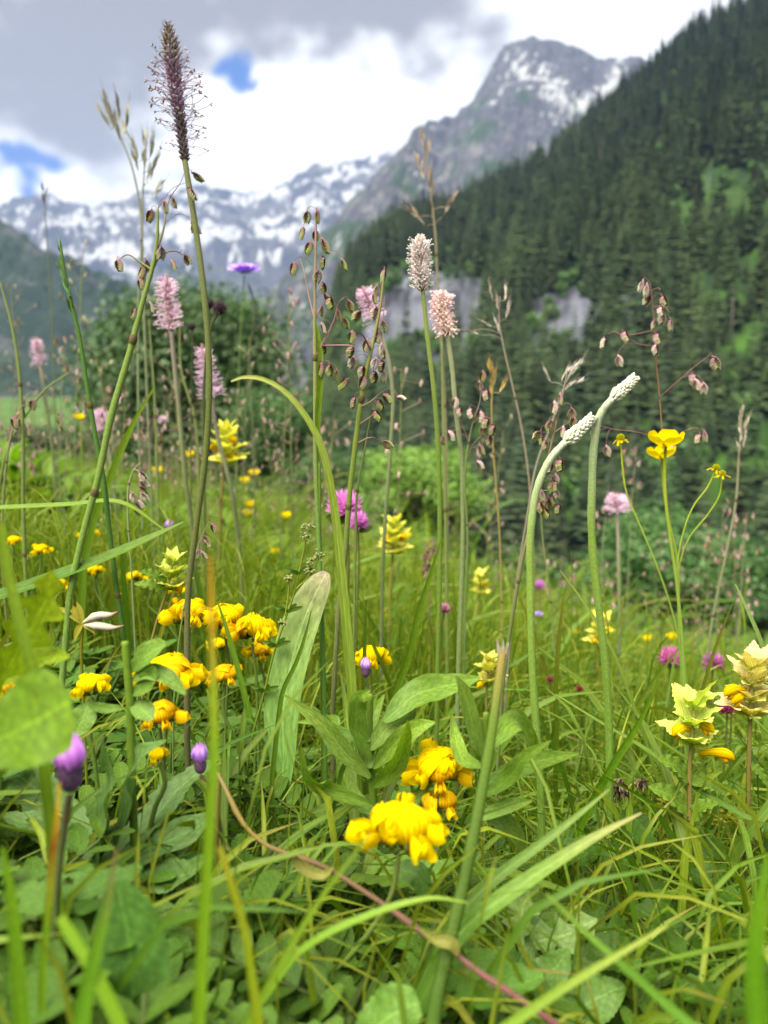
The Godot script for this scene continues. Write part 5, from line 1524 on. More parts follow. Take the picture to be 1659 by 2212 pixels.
	blade("pale green arched blade at the bottom centre left", [[1010, 1950], [940, 1940], [860, 1955], [790, 1980], [720, 2010], [640, 2060]], 0.17, 0.17, [3, 14, 17, 16], ["94c464", "86bc54", "7cb44c"], Vector3(0, 1, 0.5), 0.3)
	blade("blurred blade leaning right at the bottom edge near the centre", [[800, 1800], [700, 1930], [600, 2090], [520, 2240]], 0.15, 0.14, [4, 14, 18, 20], ["8cb854", "86b84c", "86b84c"], Vector3(0.3, 0.4, 1), 0.2)
	blade("yellow-green blurred stalk left of the bottom centre", [[474, 1830], [500, 1910], [530, 2020], [545, 2120], [560, 2230]], 0.14, 0.135, [12, 16, 20, 22], ["a8b848", "94b840", "94b840"], Vector3(0.4, 0.1, 1), 0.2)
	blade("broad blurred blade slanting across the lower right corner", [[1180, 1930], [1260, 2010], [1350, 2090], [1450, 2180], [1520, 2240]], 0.16, 0.15, [6, 16, 22, 26], ["7cac5c", "6ca84c", "64a048"], Vector3(0.1, 0.8, 0.8), 0.3)
	blade("pale blurred blade rising right from the bottom, crossing the broad one", [[1440, 2000], [1340, 2060], [1240, 2120], [1150, 2180], [1080, 2230]], 0.15, 0.15, [6, 16, 22, 24], ["a4c474", "86b454", "7cb04c"], Vector3(0, 0.9, 0.7), 0.3)
	blade("big blurred blade at the right bottom edge", [[1659, 1850], [1640, 1960], [1630, 2080], [1640, 2230]], 0.12, 0.12, [10, 30, 44, 50], ["74b040", "6cac3c", "6cac3c"], Vector3(-0.4, 0.2, 1), 0.2)
	blade("horizontal thin blade across the left sward", [[360, 1148], [260, 1085], [150, 1090], [-20, 1098]], 0.36, 0.36, [3, 10, 12, 12], ["8cb45c", "7cac4c", "7cac4c"], Vector3(0, 1, 0.7), 0.3, false)
	blade("bright green blade at the left bottom edge, out of focus", [[5, 1830], [22, 1920], [35, 2050], [45, 2180], [50, 2240]], 0.13, 0.13, [8, 26, 34, 36], ["80b844", "78b440", "78b440"], Vector3(0.4, 0.1, 1), 0.2)
	# further blades in the band of sharp focus, part of the sward
	rng.seed = 99
	var more := MB.new()
	for i in 60:
		var x := rng.randf_range(-20.0, 1680.0)
		var top := rng.randf_range(1250.0, 1680.0) - (120.0 if x < 500.0 else 0.0)
		var lean := rng.randf_range(-170.0, 170.0)
		var dd := rng.randf_range(0.33, 0.6)
		var l := rng.randf_range(260.0, 420.0)
		var pts := trace([[x, top], [x - lean * 0.35, top + l * 0.25], [x - lean * 0.75, top + l * 0.6], [x - lean, top + l]], dd, dd + 0.02, 24)
		var w := px_size(rng.randf_range(4.0, 7.0), dd)
		var q: Array = [["94bc5c", "7cac48", "6c9c40"], ["7cac54", "68a044", "68a044"], ["b0b868", "94b454", "74a444"]][i % 3]
		leaf(more, pts, func(t): return w * minf(1.0, 0.15 + t * 2.4), Vector3(rng.randf_range(-0.6, 0.6), rng.randf_range(0.1, 0.6), 1), [green(q[0], 0.6), green(q[1], 0.6), green(q[2], 0.6)], 4, 0.35, 0.0, 1.0, rng.randf_range(-1.2, 1.2))
	var sward: Node3D = get_node("grass")
	part(more, "tall_blades", mats.blade, sward).set_meta("kind", "stuff")

func build_flowers() -> void:
	vetch("large blurred yellow vetch head nearest the camera, low in the middle", 862, 1822, 0.2, 8, 205, 0, 301, [[846, 1930], [800, 2010], [740, 2080], [640, 2150]], 0.3)
	vetch("yellow-orange vetch head behind the nearest one, half wilted on its left", 950, 1680, 0.27, 9, 150, 1, 302, [[948, 1790], [930, 1900]], 0.1)
	vetch("small orange vetch flowers hanging under the half wilted head", 950, 1738, 0.265, 4, 92, 2, 303, [[950, 1800], [940, 1900]], -0.5)
	vetch("broad vetch head among leaves below the plantain stem foot", 362, 1480, 0.27, 9, 150, 1, 304)
	vetch("orange-streaked vetch head just beneath the broad one", 345, 1560, 0.26, 6, 105, 2, 305)
	vetch("yellow vetch head left of the thin plantain stem at mid left", 408, 1348, 0.36, 8, 120, 1, 306)
	vetch("yellow vetch head right of the orange-tipped blade", 486, 1352, 0.38, 8, 110, 1, 307)
	vetch("golden vetch head left of the big upright leaf", 545, 1378, 0.36, 9, 110, 1, 308)
	vetch("loose pair of vetch flowers beside the green stem at lower left", 200, 1500, 0.27, 4, 96, 0, 309, [], 0.5)
	vetch("vetch head cut by the left edge above the large dark leaf", 18, 1498, 0.24, 5, 110, 1, 310)
	vetch("vetch head behind the small purple bud at the middle", 800, 1435, 0.4, 7, 88, 0, 311)
	vetch("pale orange vetch head low beside the orange-tipped blade", 486, 1470, 0.32, 5, 84, 2, 312)
	vetch("single vetch flower low between the purple bud and the blades", 345, 1640, 0.24, 2, 64, 1, 313)
	vetch("small vetch head under the golden one near the big leaf", 560, 1418, 0.38, 5, 70, 1, 314)
	for i in 9:
		var q: Array = [[90, 1195, 50], [190, 1160, 44], [380, 1275, 56], [205, 1240, 46], [130, 1270, 44], [290, 1255, 50], [330, 1270, 44], [470, 1405, 60], [30, 1175, 40]][i]
		vetch(["blurred yellow vetch at the left under the ryegrass", "yellow vetch spot behind the broad dark blade", "yellow vetch beside the plantain stem under the maroon spikelets", "yellow vetch below the broad dark blade at the left", "yellow vetch near the dried capsules", "yellow vetch spot right of the dried capsules", "yellow vetch just below the rattle leaves at mid left", "yellow vetch under the twin heads by the orange-tipped blade", "yellow vetch spot at the extreme left edge"][i], q[0], q[1], 0.55, 5, q[2], 0 if i % 2 else 1, 330 + i)
	clover("bright pink clover head behind the arching blade", 745, 1095, 0.52, 40, ["f09ae0", "d873c8"], [[752, 1200], [748, 1330]], 401)
	clover("smaller pink clover head right below the bright one", 773, 1128, 0.5, 26, ["f0a0e4", "c868b8"], [[775, 1200], [770, 1330]], 402)
	clover("faded reddish clover on a brown stem at the middle", 959, 1316, 0.42, 15, ["d89cb4", "a0606c"], [[948, 1390], [944, 1480]], 403, false)
	clover("magenta clover beside the buttercup stems", 1448, 1420, 0.6, 27, ["f080cc", "d058a8"], [[1450, 1500], [1448, 1600]], 404)
	clover("darker two-tone clover right of the buttercup stems", 1540, 1430, 0.6, 25, ["e090d0", "8c2c54"], [[1536, 1510], [1530, 1620]], 405, false)
	clover("dark crimson clover head left of the pinkish yellow rattle", 1571, 1530, 0.42, 22, ["c0507c", "7c3048"], [[1568, 1600], [1560, 1700]], 406, false)
	clover("magenta tuft of clover peeping over the crimson head", 1581, 1490, 0.43, 13, ["e880d8", "d060c0"], [[1580, 1540], [1575, 1660]], 407, false)
	clover("tiny distant pink clover over the hollow", 1166, 1264, 1.0, 13, ["e8a0e0", "c080c0"], [[1168, 1320], [1170, 1400]], 408, false)
	clover("tiny reddish clover bud in the sward left of the bud plantain", 1188, 1468, 0.5, 9, ["c05868", "904048"], [[1190, 1540], [1188, 1620]], 409, false)
	clover("small dark red clover bud right of the cut stem", 1252, 1488, 0.5, 9, ["b04858", "803840"], [[1254, 1550], [1252, 1640]], 410, false)
	clover("white-pink blurred clover against the dark tree", 352, 908, 0.9, 12, ["f0e0e4", "d8c0c8"], [[352, 980], [350, 1060]], 411, false)
	buttercup("upper of the two yellow buttercup cups on twin stems", 1438, 966, 0.42, 38, [[1436, 1000], [1438, 1080], [1446, 1150], [1458, 1230], [1470, 1340], [1480, 1500]], "flower", 501)
	buttercup("lower yellow buttercup cup right behind the upper one", 1430, 992, 0.445, 31, [[1434, 1060], [1448, 1140], [1462, 1200], [1466, 1330], [1474, 1500]], "flower", 502)
	buttercup("buttercup gone to seed with spread yellow stamens, left of the cups", 1341, 952, 0.42, 22, [[1344, 1000], [1352, 1060], [1380, 1130], [1410, 1200], [1436, 1270], [1462, 1360], [1478, 1490]], "seed", 503)
	buttercup("taller greenish seed head of the pair at the right", 1545, 1016, 0.42, 20, [[1530, 1050], [1500, 1090], [1476, 1150], [1462, 1240], [1470, 1360], [1480, 1480]], "seed", 504)
	buttercup("lower greenish seed head of the pair at the right", 1560, 1028, 0.43, 18, [[1554, 1070], [1530, 1110], [1490, 1160], [1470, 1210], [1474, 1360], [1484, 1480]], "seed", 505)
	for i in 14:
		var q: Array = [[530, 1042], [549, 1026], [541, 1093], [536, 1112], [617, 1118], [408, 986], [594, 1196], [876, 1162], [64, 1190], [1400, 1385], [1240, 1372], [340, 1020], [172, 905], [1452, 1380]][i]
		buttercup(["orange-yellow buttercup spot right of the rattle, lower of two", "orange-yellow buttercup spot right of the rattle, upper of two", "buttercup spot above its twin over the dark sward gap", "buttercup spot just below its twin over the dark gap", "lone buttercup spot left of the arching blade foot", "small buttercup spot beside the tall plantain stem, over the tree", "pale buttercup spot above the golden vetch", "buttercup at the top of the middle rattle", "buttercup spot by the left edge under the horizontal blade", "yellow buttercup spot between bud plantain and clover", "orange buttercup spot right of the lower bud plantain stem", "buttercup spot behind the plantain stems at left", "tiny yellow spot of buttercup by the left culm", "small round buttercup above the two-tone clover"][i], q[0], q[1], 1.1 if i < 12 else 0.8, 13, [[q[0] + 3, q[1] + 50], [q[0] + 6, q[1] + 130]], "flower", 520 + i)
	rattle("sharp yellow rattle with toothed pale bracts low at the right", [[1500, 1530], [1496, 1580], [1490, 1650], [1490, 1760], [1482, 1880]], 0.31, 74, ["c8dc60", "e4ee74"], [[1462, 1580, -1.0], [1530, 1572, 1.0], [1572, 1632, 1.0]], [[1490, 1690, 1420, 1640], [1490, 1690, 1568, 1716], [1488, 1760, 1400, 1700], [1490, 1770, 1552, 1738]], 3, 601)
	rattle("pink-flushed yellow rattle cut by the right edge", [[1625, 1450], [1622, 1520], [1618, 1640], [1616, 1780]], 0.33, 74, ["d4dc70", "f0dc98"], [[1590, 1510, -1.0], [1575, 1494, -1.0]], [[1618, 1650, 1659, 1700], [1616, 1720, 1560, 1690]], 4, 602)
	rattle("blurred pale yellow rattle between plantain stems, before the dark tree", [[488, 940], [484, 1000], [478, 1080], [474, 1180]], 0.75, 48, ["d8dc64", "eeea70"], [[505, 950, 1.0], [462, 965, -1.0], [500, 985, 1.0]], [[480, 1080, 440, 1060]], 4, 603)
	rattle("blurred yellow rattle between clover and round bush", [[850, 1138], [848, 1200], [842, 1290], [840, 1400]], 0.7, 44, ["d4dc60", "ece86c"], [[872, 1160, 1.0], [832, 1165, -1.0]], [[844, 1280, 880, 1260]], 4, 604)
	rattle("small blurred yellow rattle in the sward over the hollow", [[1036, 1250], [1034, 1290], [1032, 1380]], 0.95, 30, ["d8dc64", "eee86c"], [[1050, 1262, 1.0]], [], 3, 605)
	rattle("yellow rattle by the top of the cut stem", [[1056, 1430], [1052, 1480], [1050, 1580]], 0.45, 42, ["b8c45c", "e0d868"], [[1036, 1480, -1.0]], [], 3, 606)
	rattle("blurred yellow rattle right of the bud plantain stem", [[1296, 1345], [1292, 1400], [1290, 1500]], 0.75, 36, ["d8dc64", "eee86c"], [[1316, 1360, 1.0], [1284, 1385, -1.0]], [], 4, 607)
	rattle("yellow-green rattle with a large flower left of plantain stem foot", [[372, 1222], [362, 1270], [340, 1340], [320, 1420]], 0.38, 48, ["a8c050", "ccd464"], [[388, 1272, 1.0], [380, 1300, 1.0]], [[362, 1270, 300, 1235], [358, 1280, 290, 1262]], 3, 608)
	knapweed("large blurred purple knapweed bud close to the lens at left", 150, 1650, 0.17, 78, [[140, 1780], [130, 1850], [120, 1960]], 0.05, 701)
	knapweed("small sharp purple knapweed bud at the middle of the sward", 790, 1442, 0.33, 26, [[798, 1500], [802, 1580]], -0.1, 702, "c8a0e4")
	knapweed("drooping wilted purple knapweed bud beside the orange-tipped blade", 432, 1640, 0.24, 40, [[452, 1690], [470, 1760]], 0.2, 703, "a880d0")
	knapweed("faint purple bud in the upper left sward", 366, 1140, 0.7, 20, [[366, 1200], [364, 1260]], 0.1, 704, "a880cc")
	dark_bud("round dark seed head, larger of the pair right of the plantain stem", 474, 665, 0.6, 17, [[462, 690], [450, 740], [440, 830], [440, 960]], 801)
	dark_bud("round dark seed head partly hidden behind the tall plantain stem", 452, 656, 0.62, 12, [[452, 700], [446, 780], [442, 900]], 802)
	dark_bud("smallest dark seed head between the pink plantain and tall stem", 415, 706, 0.66, 9, [[416, 740], [414, 820], [412, 960]], 803)
	scabious("blurred violet scabious flower before the snowy valley", 528, 588, 0.95, 25, [[524, 640], [518, 760], [514, 880], [510, 1000]], 811)
	scabious("tiny violet scabious spot low over the hollow", 1160, 1328, 1.1, 10, [[1160, 1360], [1158, 1420]], 812)

func build_leaves() -> void:
	# the big upright plantain leaf
	var o := rooted_thing("plantain_leaf", "big upright pale green plantain leaf with mauve tip at the centre", "leaf", 620, 1640, 0.32)
	add_leaf(o, [[605, 1760], [612, 1640], [612, 1530], [632, 1420], [660, 1330], [692, 1262], [706, 1236]], 0.315, 0.325, "oval", 96, ["84c47c", "88c880", "8cc884", "90c888", "98c890", "a0c49c", "a8bcac", "acb0b8"], Vector3(-0.4, 0.55, 1.0), 0.22, 0.05, true, 8)
	# bedstraw
	rng.seed = 61
	o = rooted_thing("bedstraw", "pale green bedstraw in bud leaning over the big upright leaf", "flower", 600, 1600, 0.32)
	var st := add_stem(o, [[664, 1150], [652, 1210], [636, 1280], [612, 1350], [592, 1410], [570, 1500], [545, 1590]], 0.31, 0.32, [1.6, 2.4, 3.0], ["9cb858", "8cb050", "7ca448"])
	add_stem(o, [[692, 1200], [672, 1240], [640, 1272]], 0.31, 0.31, [1.4, 1.8], ["9cb858", "8cb050"], false, "branch")
	add_stem(o, [[624, 1252], [622, 1290], [616, 1330]], 0.31, 0.31, [1.3, 1.7], ["9cb858", "8cb050"], false, "branch")
	for q in [[665, 1140, 18], [660, 1158, 14], [690, 1198, 17], [672, 1212, 12], [624, 1250, 13], [610, 1345, 10], [668, 1232, 14]]:
		var c := P(q[0], q[1], 0.31)
		var m := MB.new()
		for i in 22:
			egg(m, c + rand_dir() * Vector3(1, 0.8, 1) * px_size(q[2], 0.31) * rng.randf_range(0.3, 1.0), Basis.from_scale(Vector3.ONE * px_size(2.9, 0.31)), lin("d2d898", 0.65).lerp(lin("b4c46c", 0.6), rng.randf()), 4, 6)
		part(m, "bud_cluster", mats.petal, o)
	for k in [6, 11, 16, 21]:
		for i in 6:
			var a := TAU * i / 6.0
			placed(shared.lance_leaflet, "leaf", o, Transform3D(frame(Vector3(cos(a), 0.3, sin(a))) * Basis.from_scale(Vector3.ONE * px_size(34, 0.31)), st[k] - o.position))
	# lobed leaf, upper left, seen against the light
	o = rooted_thing("lobed_leaf_plant", "yellow-green lobed leaf plant at the left edge, lit from behind", "leaf", 40, 1560, 0.24)
	add_leaf(o, [[-20, 1500], [30, 1420], [70, 1350], [100, 1290], [112, 1232]], 0.2, 0.2, "lobed", 120, ["7ca830", "8cb834", "98c038"], Vector3(0.3, 0.2, 1), 0.15, 0.1)
	add_leaf(o, [[-30, 1470], [40, 1450], [100, 1420], [150, 1420]], 0.21, 0.2, "coarse", 70, ["7ca830", "8cb834"], Vector3(0.1, 0.7, 0.8), 0.2, 0.1)
	add_stem(o, [[-20, 1500], [-20, 1620]], 0.2, 0.21, [5, 6], ["8ca848", "7c9c44"])
	# large dark leaf, left edge, out of focus
	o = rooted_thing("broad_leaf_plant", "large dull green leaf cut by the left edge, out of focus", "leaf", 0, 1800, 0.17)
	add_leaf(o, [[-90, 1640], [-10, 1600], [70, 1560], [155, 1512]], 0.15, 0.15, "wedge", 210, ["5c8c30", "689834", "6c9c38"], Vector3(-0.1, 0.5, 1), 0.12, 0.05, true)
	add_leaf(o, [[-80, 1640], [-20, 1640], [40, 1632]], 0.16, 0.155, "coarse", 130, ["5c8c2c", "64942c"], Vector3(0, 0.4, 1), 0.15)
	add_stem(o, [[-88, 1640], [-90, 1800]], 0.15, 0.16, [8, 9], ["7c9c44", "6c8c3c"])
	# knapweed rosette, lower left
	o = rooted_thing("knapweed_rosette", "rosette of large blue-green lobed leaves filling the lower left", "leaf", 250, 1900, 0.26)
	for q in [[[[200, 1850], [130, 1760], [60, 1690], [-30, 1640]], "coarse", 110], [[[210, 1860], [230, 1760], [240, 1680], [225, 1600]], "coarse", 95], [[[220, 1870], [330, 1770], [390, 1700], [470, 1640]], "coarse", 90], [[[230, 1880], [330, 1830], [420, 1790], [470, 1752]], "lance", 80], [[[230, 1900], [120, 1880], [20, 1880], [-60, 1900]], "coarse", 100], [[[240, 1900], [330, 1900], [400, 1890], [450, 1850]], "toothed", 84], [[[230, 1910], [300, 1960], [370, 1950], [440, 1930]], "lance", 70], [[[210, 1870], [150, 1830], [90, 1790], [0, 1760]], "coarse", 90], [[[215, 1900], [140, 1960], [70, 2020], [-20, 2060]], "coarse", 96], [[[240, 1860], [290, 1700], [300, 1640], [360, 1600]], "lance", 76]]:
		add_leaf(o, q[0], 0.235, 0.25 + rng.randf_range(-0.035, 0.02), q[1], q[2], ["5c8c54", "68986a", "6c9c64"], Vector3(rng.randf_range(-0.4, 0.4), 1.0, 0.55), 0.3, 0.16, true)
	add_stem(o, [[220, 1880], [220, 1990]], 0.235, 0.24, [8, 9], ["7c9c54", "6c8c4c"])
	o = rooted_thing("toothed_leaf_plant", "large blurred toothed leaf hanging at the bottom left", "leaf", 280, 2150, 0.17)
	add_leaf(o, [[250, 1905], [272, 1990], [285, 2090], [290, 2210], [292, 2290]], 0.165, 0.16, "toothed", 180, ["5a9050", "5f9858", "5f9858"], Vector3(0.3, 0.35, 1), 0.25, 0.08, true)
	add_leaf(o, [[120, 2030], [118, 2090], [112, 2160]], 0.16, 0.16, "oval", 62, ["7cb070", "74a868"], Vector3(0.3, 0.3, 1), 0.2, 0.05, true)
	add_stem(o, [[250, 1910], [200, 2020], [190, 2120]], 0.166, 0.17, [4, 5], ["7c9c54", "6c8c4c"])
	# hairy green stem with small leaves at left
	o = rooted_thing("leafy_herb", "upright hairy green stem with oval leaves before the broad vetch head", "plant", 280, 1640, 0.24)
	add_stem(o, [[270, 1386], [276, 1450], [282, 1530], [284, 1620]], 0.235, 0.235, [8, 10, 9], ["7cac4c", "74a44c", "6c9c48"], true, "stem", 200)
	for q in [[[[285, 1450], [310, 1420], [340, 1400], [358, 1392]], 50], [[[285, 1470], [320, 1452], [360, 1462], [400, 1500]], 40], [[[285, 1500], [310, 1482], [325, 1462], [335, 1440]], 44], [[[285, 1520], [310, 1535], [330, 1555]], 48], [[[268, 1530], [220, 1530], [185, 1518]], 24], [[[190, 1520], [180, 1550], [160, 1590]], 60]]:
		add_leaf(o, q[0], 0.235, 0.23, "oval", q[1], ["6c9c54", "78ac5c", "78ac5c"], Vector3(0.2, 0.7, 0.8), 0.25, 0.1, true)
	# leafy plant in the middle
	o = rooted_thing("leafy_herb", "leafy herb with upright lance leaves at the centre, before the cut stem", "plant", 850, 1850, 0.27)
	add_stem(o, [[800, 1500], [798, 1600], [806, 1720], [812, 1860]], 0.27, 0.275, [7, 9, 10], ["74a04c", "6c9c48", "64944a"])
	add_stem(o, [[1050, 1540], [1046, 1640], [1030, 1760], [1010, 1880]], 0.25, 0.26, [7, 9, 10], ["78a84c", "6c9c44", "64944a"])
	for q in [[[[800, 1640], [770, 1560], [775, 1510], [800, 1490]], 44], [[[800, 1620], [840, 1570], [880, 1545], [900, 1520]], 50], [[[800, 1600], [700, 1570], [720, 1560], [640, 1560]], 40], [[[800, 1660], [790, 1600], [800, 1560], [830, 1500]], 46], [[[830, 1560], [900, 1500], [970, 1480], [1038, 1464]], 66], [[[806, 1740], [700, 1700], [670, 1680], [650, 1610]], 40], [[[806, 1700], [850, 1660], [872, 1600], [880, 1555]], 46], [[[800, 1680], [740, 1620], [700, 1570], [612, 1500]], 44], [[[806, 1660], [860, 1600], [905, 1570], [940, 1560]], 44], [[[1046, 1640], [1020, 1560], [1000, 1490], [985, 1460]], 36], [[[1048, 1620], [1110, 1560], [1140, 1590], [1170, 1660]], 54], [[[1040, 1700], [1120, 1660], [1180, 1640], [1250, 1628]], 44], [[[1040, 1720], [1100, 1680], [1130, 1640], [1190, 1600]], 40], [[[1030, 1770], [1100, 1740], [1150, 1730]], 34], [[[812, 1760], [760, 1720], [740, 1660], [735, 1600]], 44], [[[1044, 1660], [1000, 1640], [985, 1600], [975, 1540]], 38], [[[1040, 1760], [1090, 1780], [1120, 1820], [1110, 1900]], 50], [[[806, 1780], [880, 1740], [930, 1660], [920, 1620]], 26]]:
		add_leaf(o, q[0], 0.268 if q[0][0][0] < 900 else 0.25, 0.26 + rng.randf_range(-0.02, 0.03), "lance", q[1], [["6c9c48", "7cac50", "84b454"], ["74a058", "80b060", "8cb868"], ["649448", "6c9c48", "78a850"]][rng.randi() % 3], Vector3(rng.randf_range(-0.5, 0.5), 0.7, 0.9), 0.3, 0.1, rng.randf() < 0.5)
	# thick cut stem
	o = rooted_thing("mown_stalk", "thick mown-off green stem with frayed pale top at the centre", "stem", 960, 2200, 0.2)
	var cs := add_stem(o, [[1086, 1408], [1076, 1480], [1064, 1570], [1046, 1680], [1020, 1820], [985, 1980], [945, 2150], [930, 2250]], 0.25, 0.16, [11, 12.5, 14, 15, 16], ["8c885c", "587c38", "4c7030", "486c30", "486c30"], true, "stem", 300)
	var fm := MB.new()
	for i in 30:
		var a := i * 2.4
		var p := cs[0] + Vector3(cos(a), 0, sin(a)) * px_size(9.5, 0.25)
		tube(fm, PackedVector3Array([p - Vector3(0, 0.002, 0), p + Vector3(cos(a) * 0.0006, rng.randf_range(0.0005, 0.0045), sin(a) * 0.0006)]), [px_size(2.2, 0.25), px_size(0.6, 0.25)], lin("d8ccb0", 0.65), 4)
	part(fm, "frayed_top", mats.dry, o)
	# red creeping stem across the foreground
	o = rooted_thing("creeping_runner", "reddish creeping stem running diagonally across the lower foreground", "stem", 480, 1900, 0.25)
	add_stem(o, [[470, 1670], [490, 1710], [525, 1778], [570, 1822], [625, 1846], [700, 1872], [775, 1918], [850, 1968], [920, 2020], [972, 2052], [1040, 2104], [1120, 2156], [1220, 2226]], 0.23, 0.165, [4.5, 4.8, 7.5, 5.0, 5.2, 5.4, 8.0, 5.4, 5.6, 5.6, 8.5, 5.8, 6.0, 6.2, 8.5, 6.2, 6.5], ["8c8c78", "888458", "7c7464", "746860", "74606a", "78606e", "7c5c6e"], false, "stem", 100)
	add_stem(o, [[474, 1672], [470, 1760], [468, 1850]], 0.232, 0.24, [5, 5], ["a89c7c", "8c8c5c"], true, "root_stalk")
	add_leaf(o, [[625, 1840], [650, 1872], [700, 1890], [722, 1872]], 0.2, 0.2, "lance", 26, ["94a06c", "8ca064"], Vector3(0, 0.8, 0.7), 0.5, 0.0, true, 4, "sheath")
	add_leaf(o, [[990, 2064], [975, 2040], [940, 2030], [905, 2005]], 0.178, 0.178, "lance", 30, ["94a06c", "8ca464"], Vector3(0, 0.8, 0.7), 0.5, 0.0, true, 4, "sheath")
	# grey-green lobed leaves, lower right
	o = rooted_thing("lobed_leaf_plant", "grey-green deeply lobed leaves beside the wide blade at lower right", "leaf", 1150, 2150, 0.24)
	for q in [[[[1100, 2100], [1150, 2040], [1220, 2020], [1290, 1985]], "lobed", 110], [[[1090, 2090], [1120, 2020], [1130, 1960], [1150, 1880]], "lobed", 90], [[[1100, 2110], [1170, 2080], [1260, 2070], [1340, 2060]], "coarse", 80], [[[1090, 2110], [1030, 2090], [1000, 2060], [990, 2010]], "lobed", 70]]:
		add_leaf(o, q[0], 0.225, 0.235, q[1], q[2], ["6c9c60", "7cac74", "84b07c"], Vector3(-0.1, 1, 0.6), 0.25, 0.2, true)
	add_stem(o, [[1095, 2100], [1100, 2200]], 0.225, 0.23, [7, 8], ["8cb07c", "7ca06c"])
	# lady's mantle, right
	for k in 5:
		var q: Array = [[1480, 1990, 0.27, "pleated round lady's mantle leaves right of the lower right blades"], [1600, 1900, 0.3, "bright pleated lady's mantle leaves at the right edge"], [1380, 2060, 0.24, "lady's mantle leaves under the crossing blades at lower right"], [1560, 2130, 0.22, "large blurred lady's mantle leaves in the lower right corner"], [1300, 1830, 0.31, "small lady's mantle leaves behind the wide grey-green blade"]][k]
		o = rooted_thing("lady_mantle", q[3], "plant", q[0], q[1], q[2], "lady's mantle plants")
		for i in 7:
			var a := i * 0.9 + k
			var c := P(q[0] + cos(a) * 75.0, q[1] + sin(a * 1.7) * 50.0, q[2] + sin(a) * 0.03)
			var r := px_size(rng.randf_range(36, 58), q[2])
			var up := Vector3(cos(a) * 0.4, 1, sin(a) * 0.4 + 0.35).normalized()
			var b := frame(up, rand_dir())
			var m := MB.new()
			var lobes := 9
			var paint := shade_of(green("5c9438", 0.5), 0.12)
			sheet(m, func(aa: float, t: float) -> Vector3:
				var th := aa * PI * 0.93
				var lob := 0.86 + 0.12 * absf(cos(th * lobes * 0.5)) + 0.04 * absf(sin(th * lobes * 3.0)) * t
				var rr := r * t * lob
				return c + b * Vector3(sin(th) * rr, r * (0.35 * t * t + 0.05 * cos(th * lobes) * t), cos(th) * rr), 108, 5, func(_a: float, _t: float) -> Color: return paint)
			part(m, "leaf", mats.leaf, o)
			var sm := MB.new()
			tube(sm, smooth([c, c.lerp(o.position, 0.5) + Vector3(0, 0.01, 0), o.position + Vector3(0, -0.005, 0)], 8), 0.0007, lin("8cb058", 0.55), 6)
			part(sm, "leaf_stalk", mats.stem, o)
	# its frothy yellow-green flowers
	for q in [[1435, 1735, 22, "yellow-green lady's mantle froth left of the sharp rattle stem"], [1470, 1765, 26, "yellow-green lady's mantle froth just left below the rattle leaves"], [1555, 1770, 24, "yellow-green lady's mantle froth right of the rattle stem"], [1592, 1765, 26, "yellow-green lady's mantle froth nearest the right edge"]]:
		o = rooted_thing("lady_mantle_flower", q[3], "flower", q[0] - 10, q[1] + 120, 0.34, "lady's mantle flowers")
		add_stem(o, [[q[0], q[1] + 10], [q[0] - 8, q[1] + 60], [q[0] - 10, q[1] + 130]], 0.335, 0.34, [2.0, 2.4], ["b8c04c", "9cb44c"])
		var m := MB.new()
		var c := P(q[0], q[1], 0.335)
		for i in 44:
			var p := c + rand_dir() * Vector3(1.0, 0.9, 0.8) * px_size(q[2], 0.335) * pow(rng.randf(), 0.4)
			for s in 4:
				var a := TAU * s / 4.0 + i
				var out := Vector3(cos(a), 0.4, sin(a)).normalized()
				leaf(m, smooth([p, p + out * px_size(6, 0.335)], 2), func(t): return px_size(2.2, 0.335) * (1.0 - t * 0.7), Vector3.UP, lin("d0cc38", 0.65).lerp(lin("b8c040", 0.62), rng.randf()), 2, 0.2)
		part(m, "flower_froth", mats.petal, o)
	# low round leaf at the bottom edge and other leaves in front
	o = rooted_thing("round_leaf_plant", "scalloped green leaf at the bottom edge near the centre", "leaf", 830, 2300, 0.19)
	add_leaf(o, [[760, 2290], [800, 2230], [850, 2190], [905, 2165]], 0.17, 0.17, "fan", 130, ["68a054", "70a85c", "70a85c"], Vector3(0, 0.9, 0.7), 0.2, 0.2, true)
	add_stem(o, [[760, 2280], [770, 2330]], 0.17, 0.175, [4, 5], ["7ca454", "7ca454"])
	o = rooted_thing("hairy_leaf_plant", "broad hairy leaves under the grey-green lobed ones at the bottom", "leaf", 1180, 2200, 0.21)
	for q in [[[[1050, 2120], [1080, 2080], [1120, 2090], [1150, 2110]], 70], [[[1120, 2200], [1160, 2130], [1200, 2090], [1230, 2050]], 90], [[[1160, 2230], [1230, 2190], [1300, 2150], [1350, 2130]], 120], [[[920, 1940], [900, 1890], [870, 1880], [850, 1870]], 60]]:
		add_leaf(o, q[0], 0.21, 0.215, "toothed", q[1], ["5c9450", "689c58", "689c58"], Vector3(0, 1, 0.7), 0.25, 0.15, true)
	add_stem(o, [[1120, 2200], [1130, 2290]], 0.21, 0.215, [6, 6], ["7ca464", "7ca464"])
	# dried seed capsules
	o = rooted_thing("dried_capsule_plant", "pale papery dried seed capsules with brown tips at mid left", "seed head", 180, 1500, 0.31)
	add_stem(o, [[180, 1345], [176, 1400], [178, 1470]], 0.3, 0.305, [3, 3.4], ["a8b458", "8ca850"])
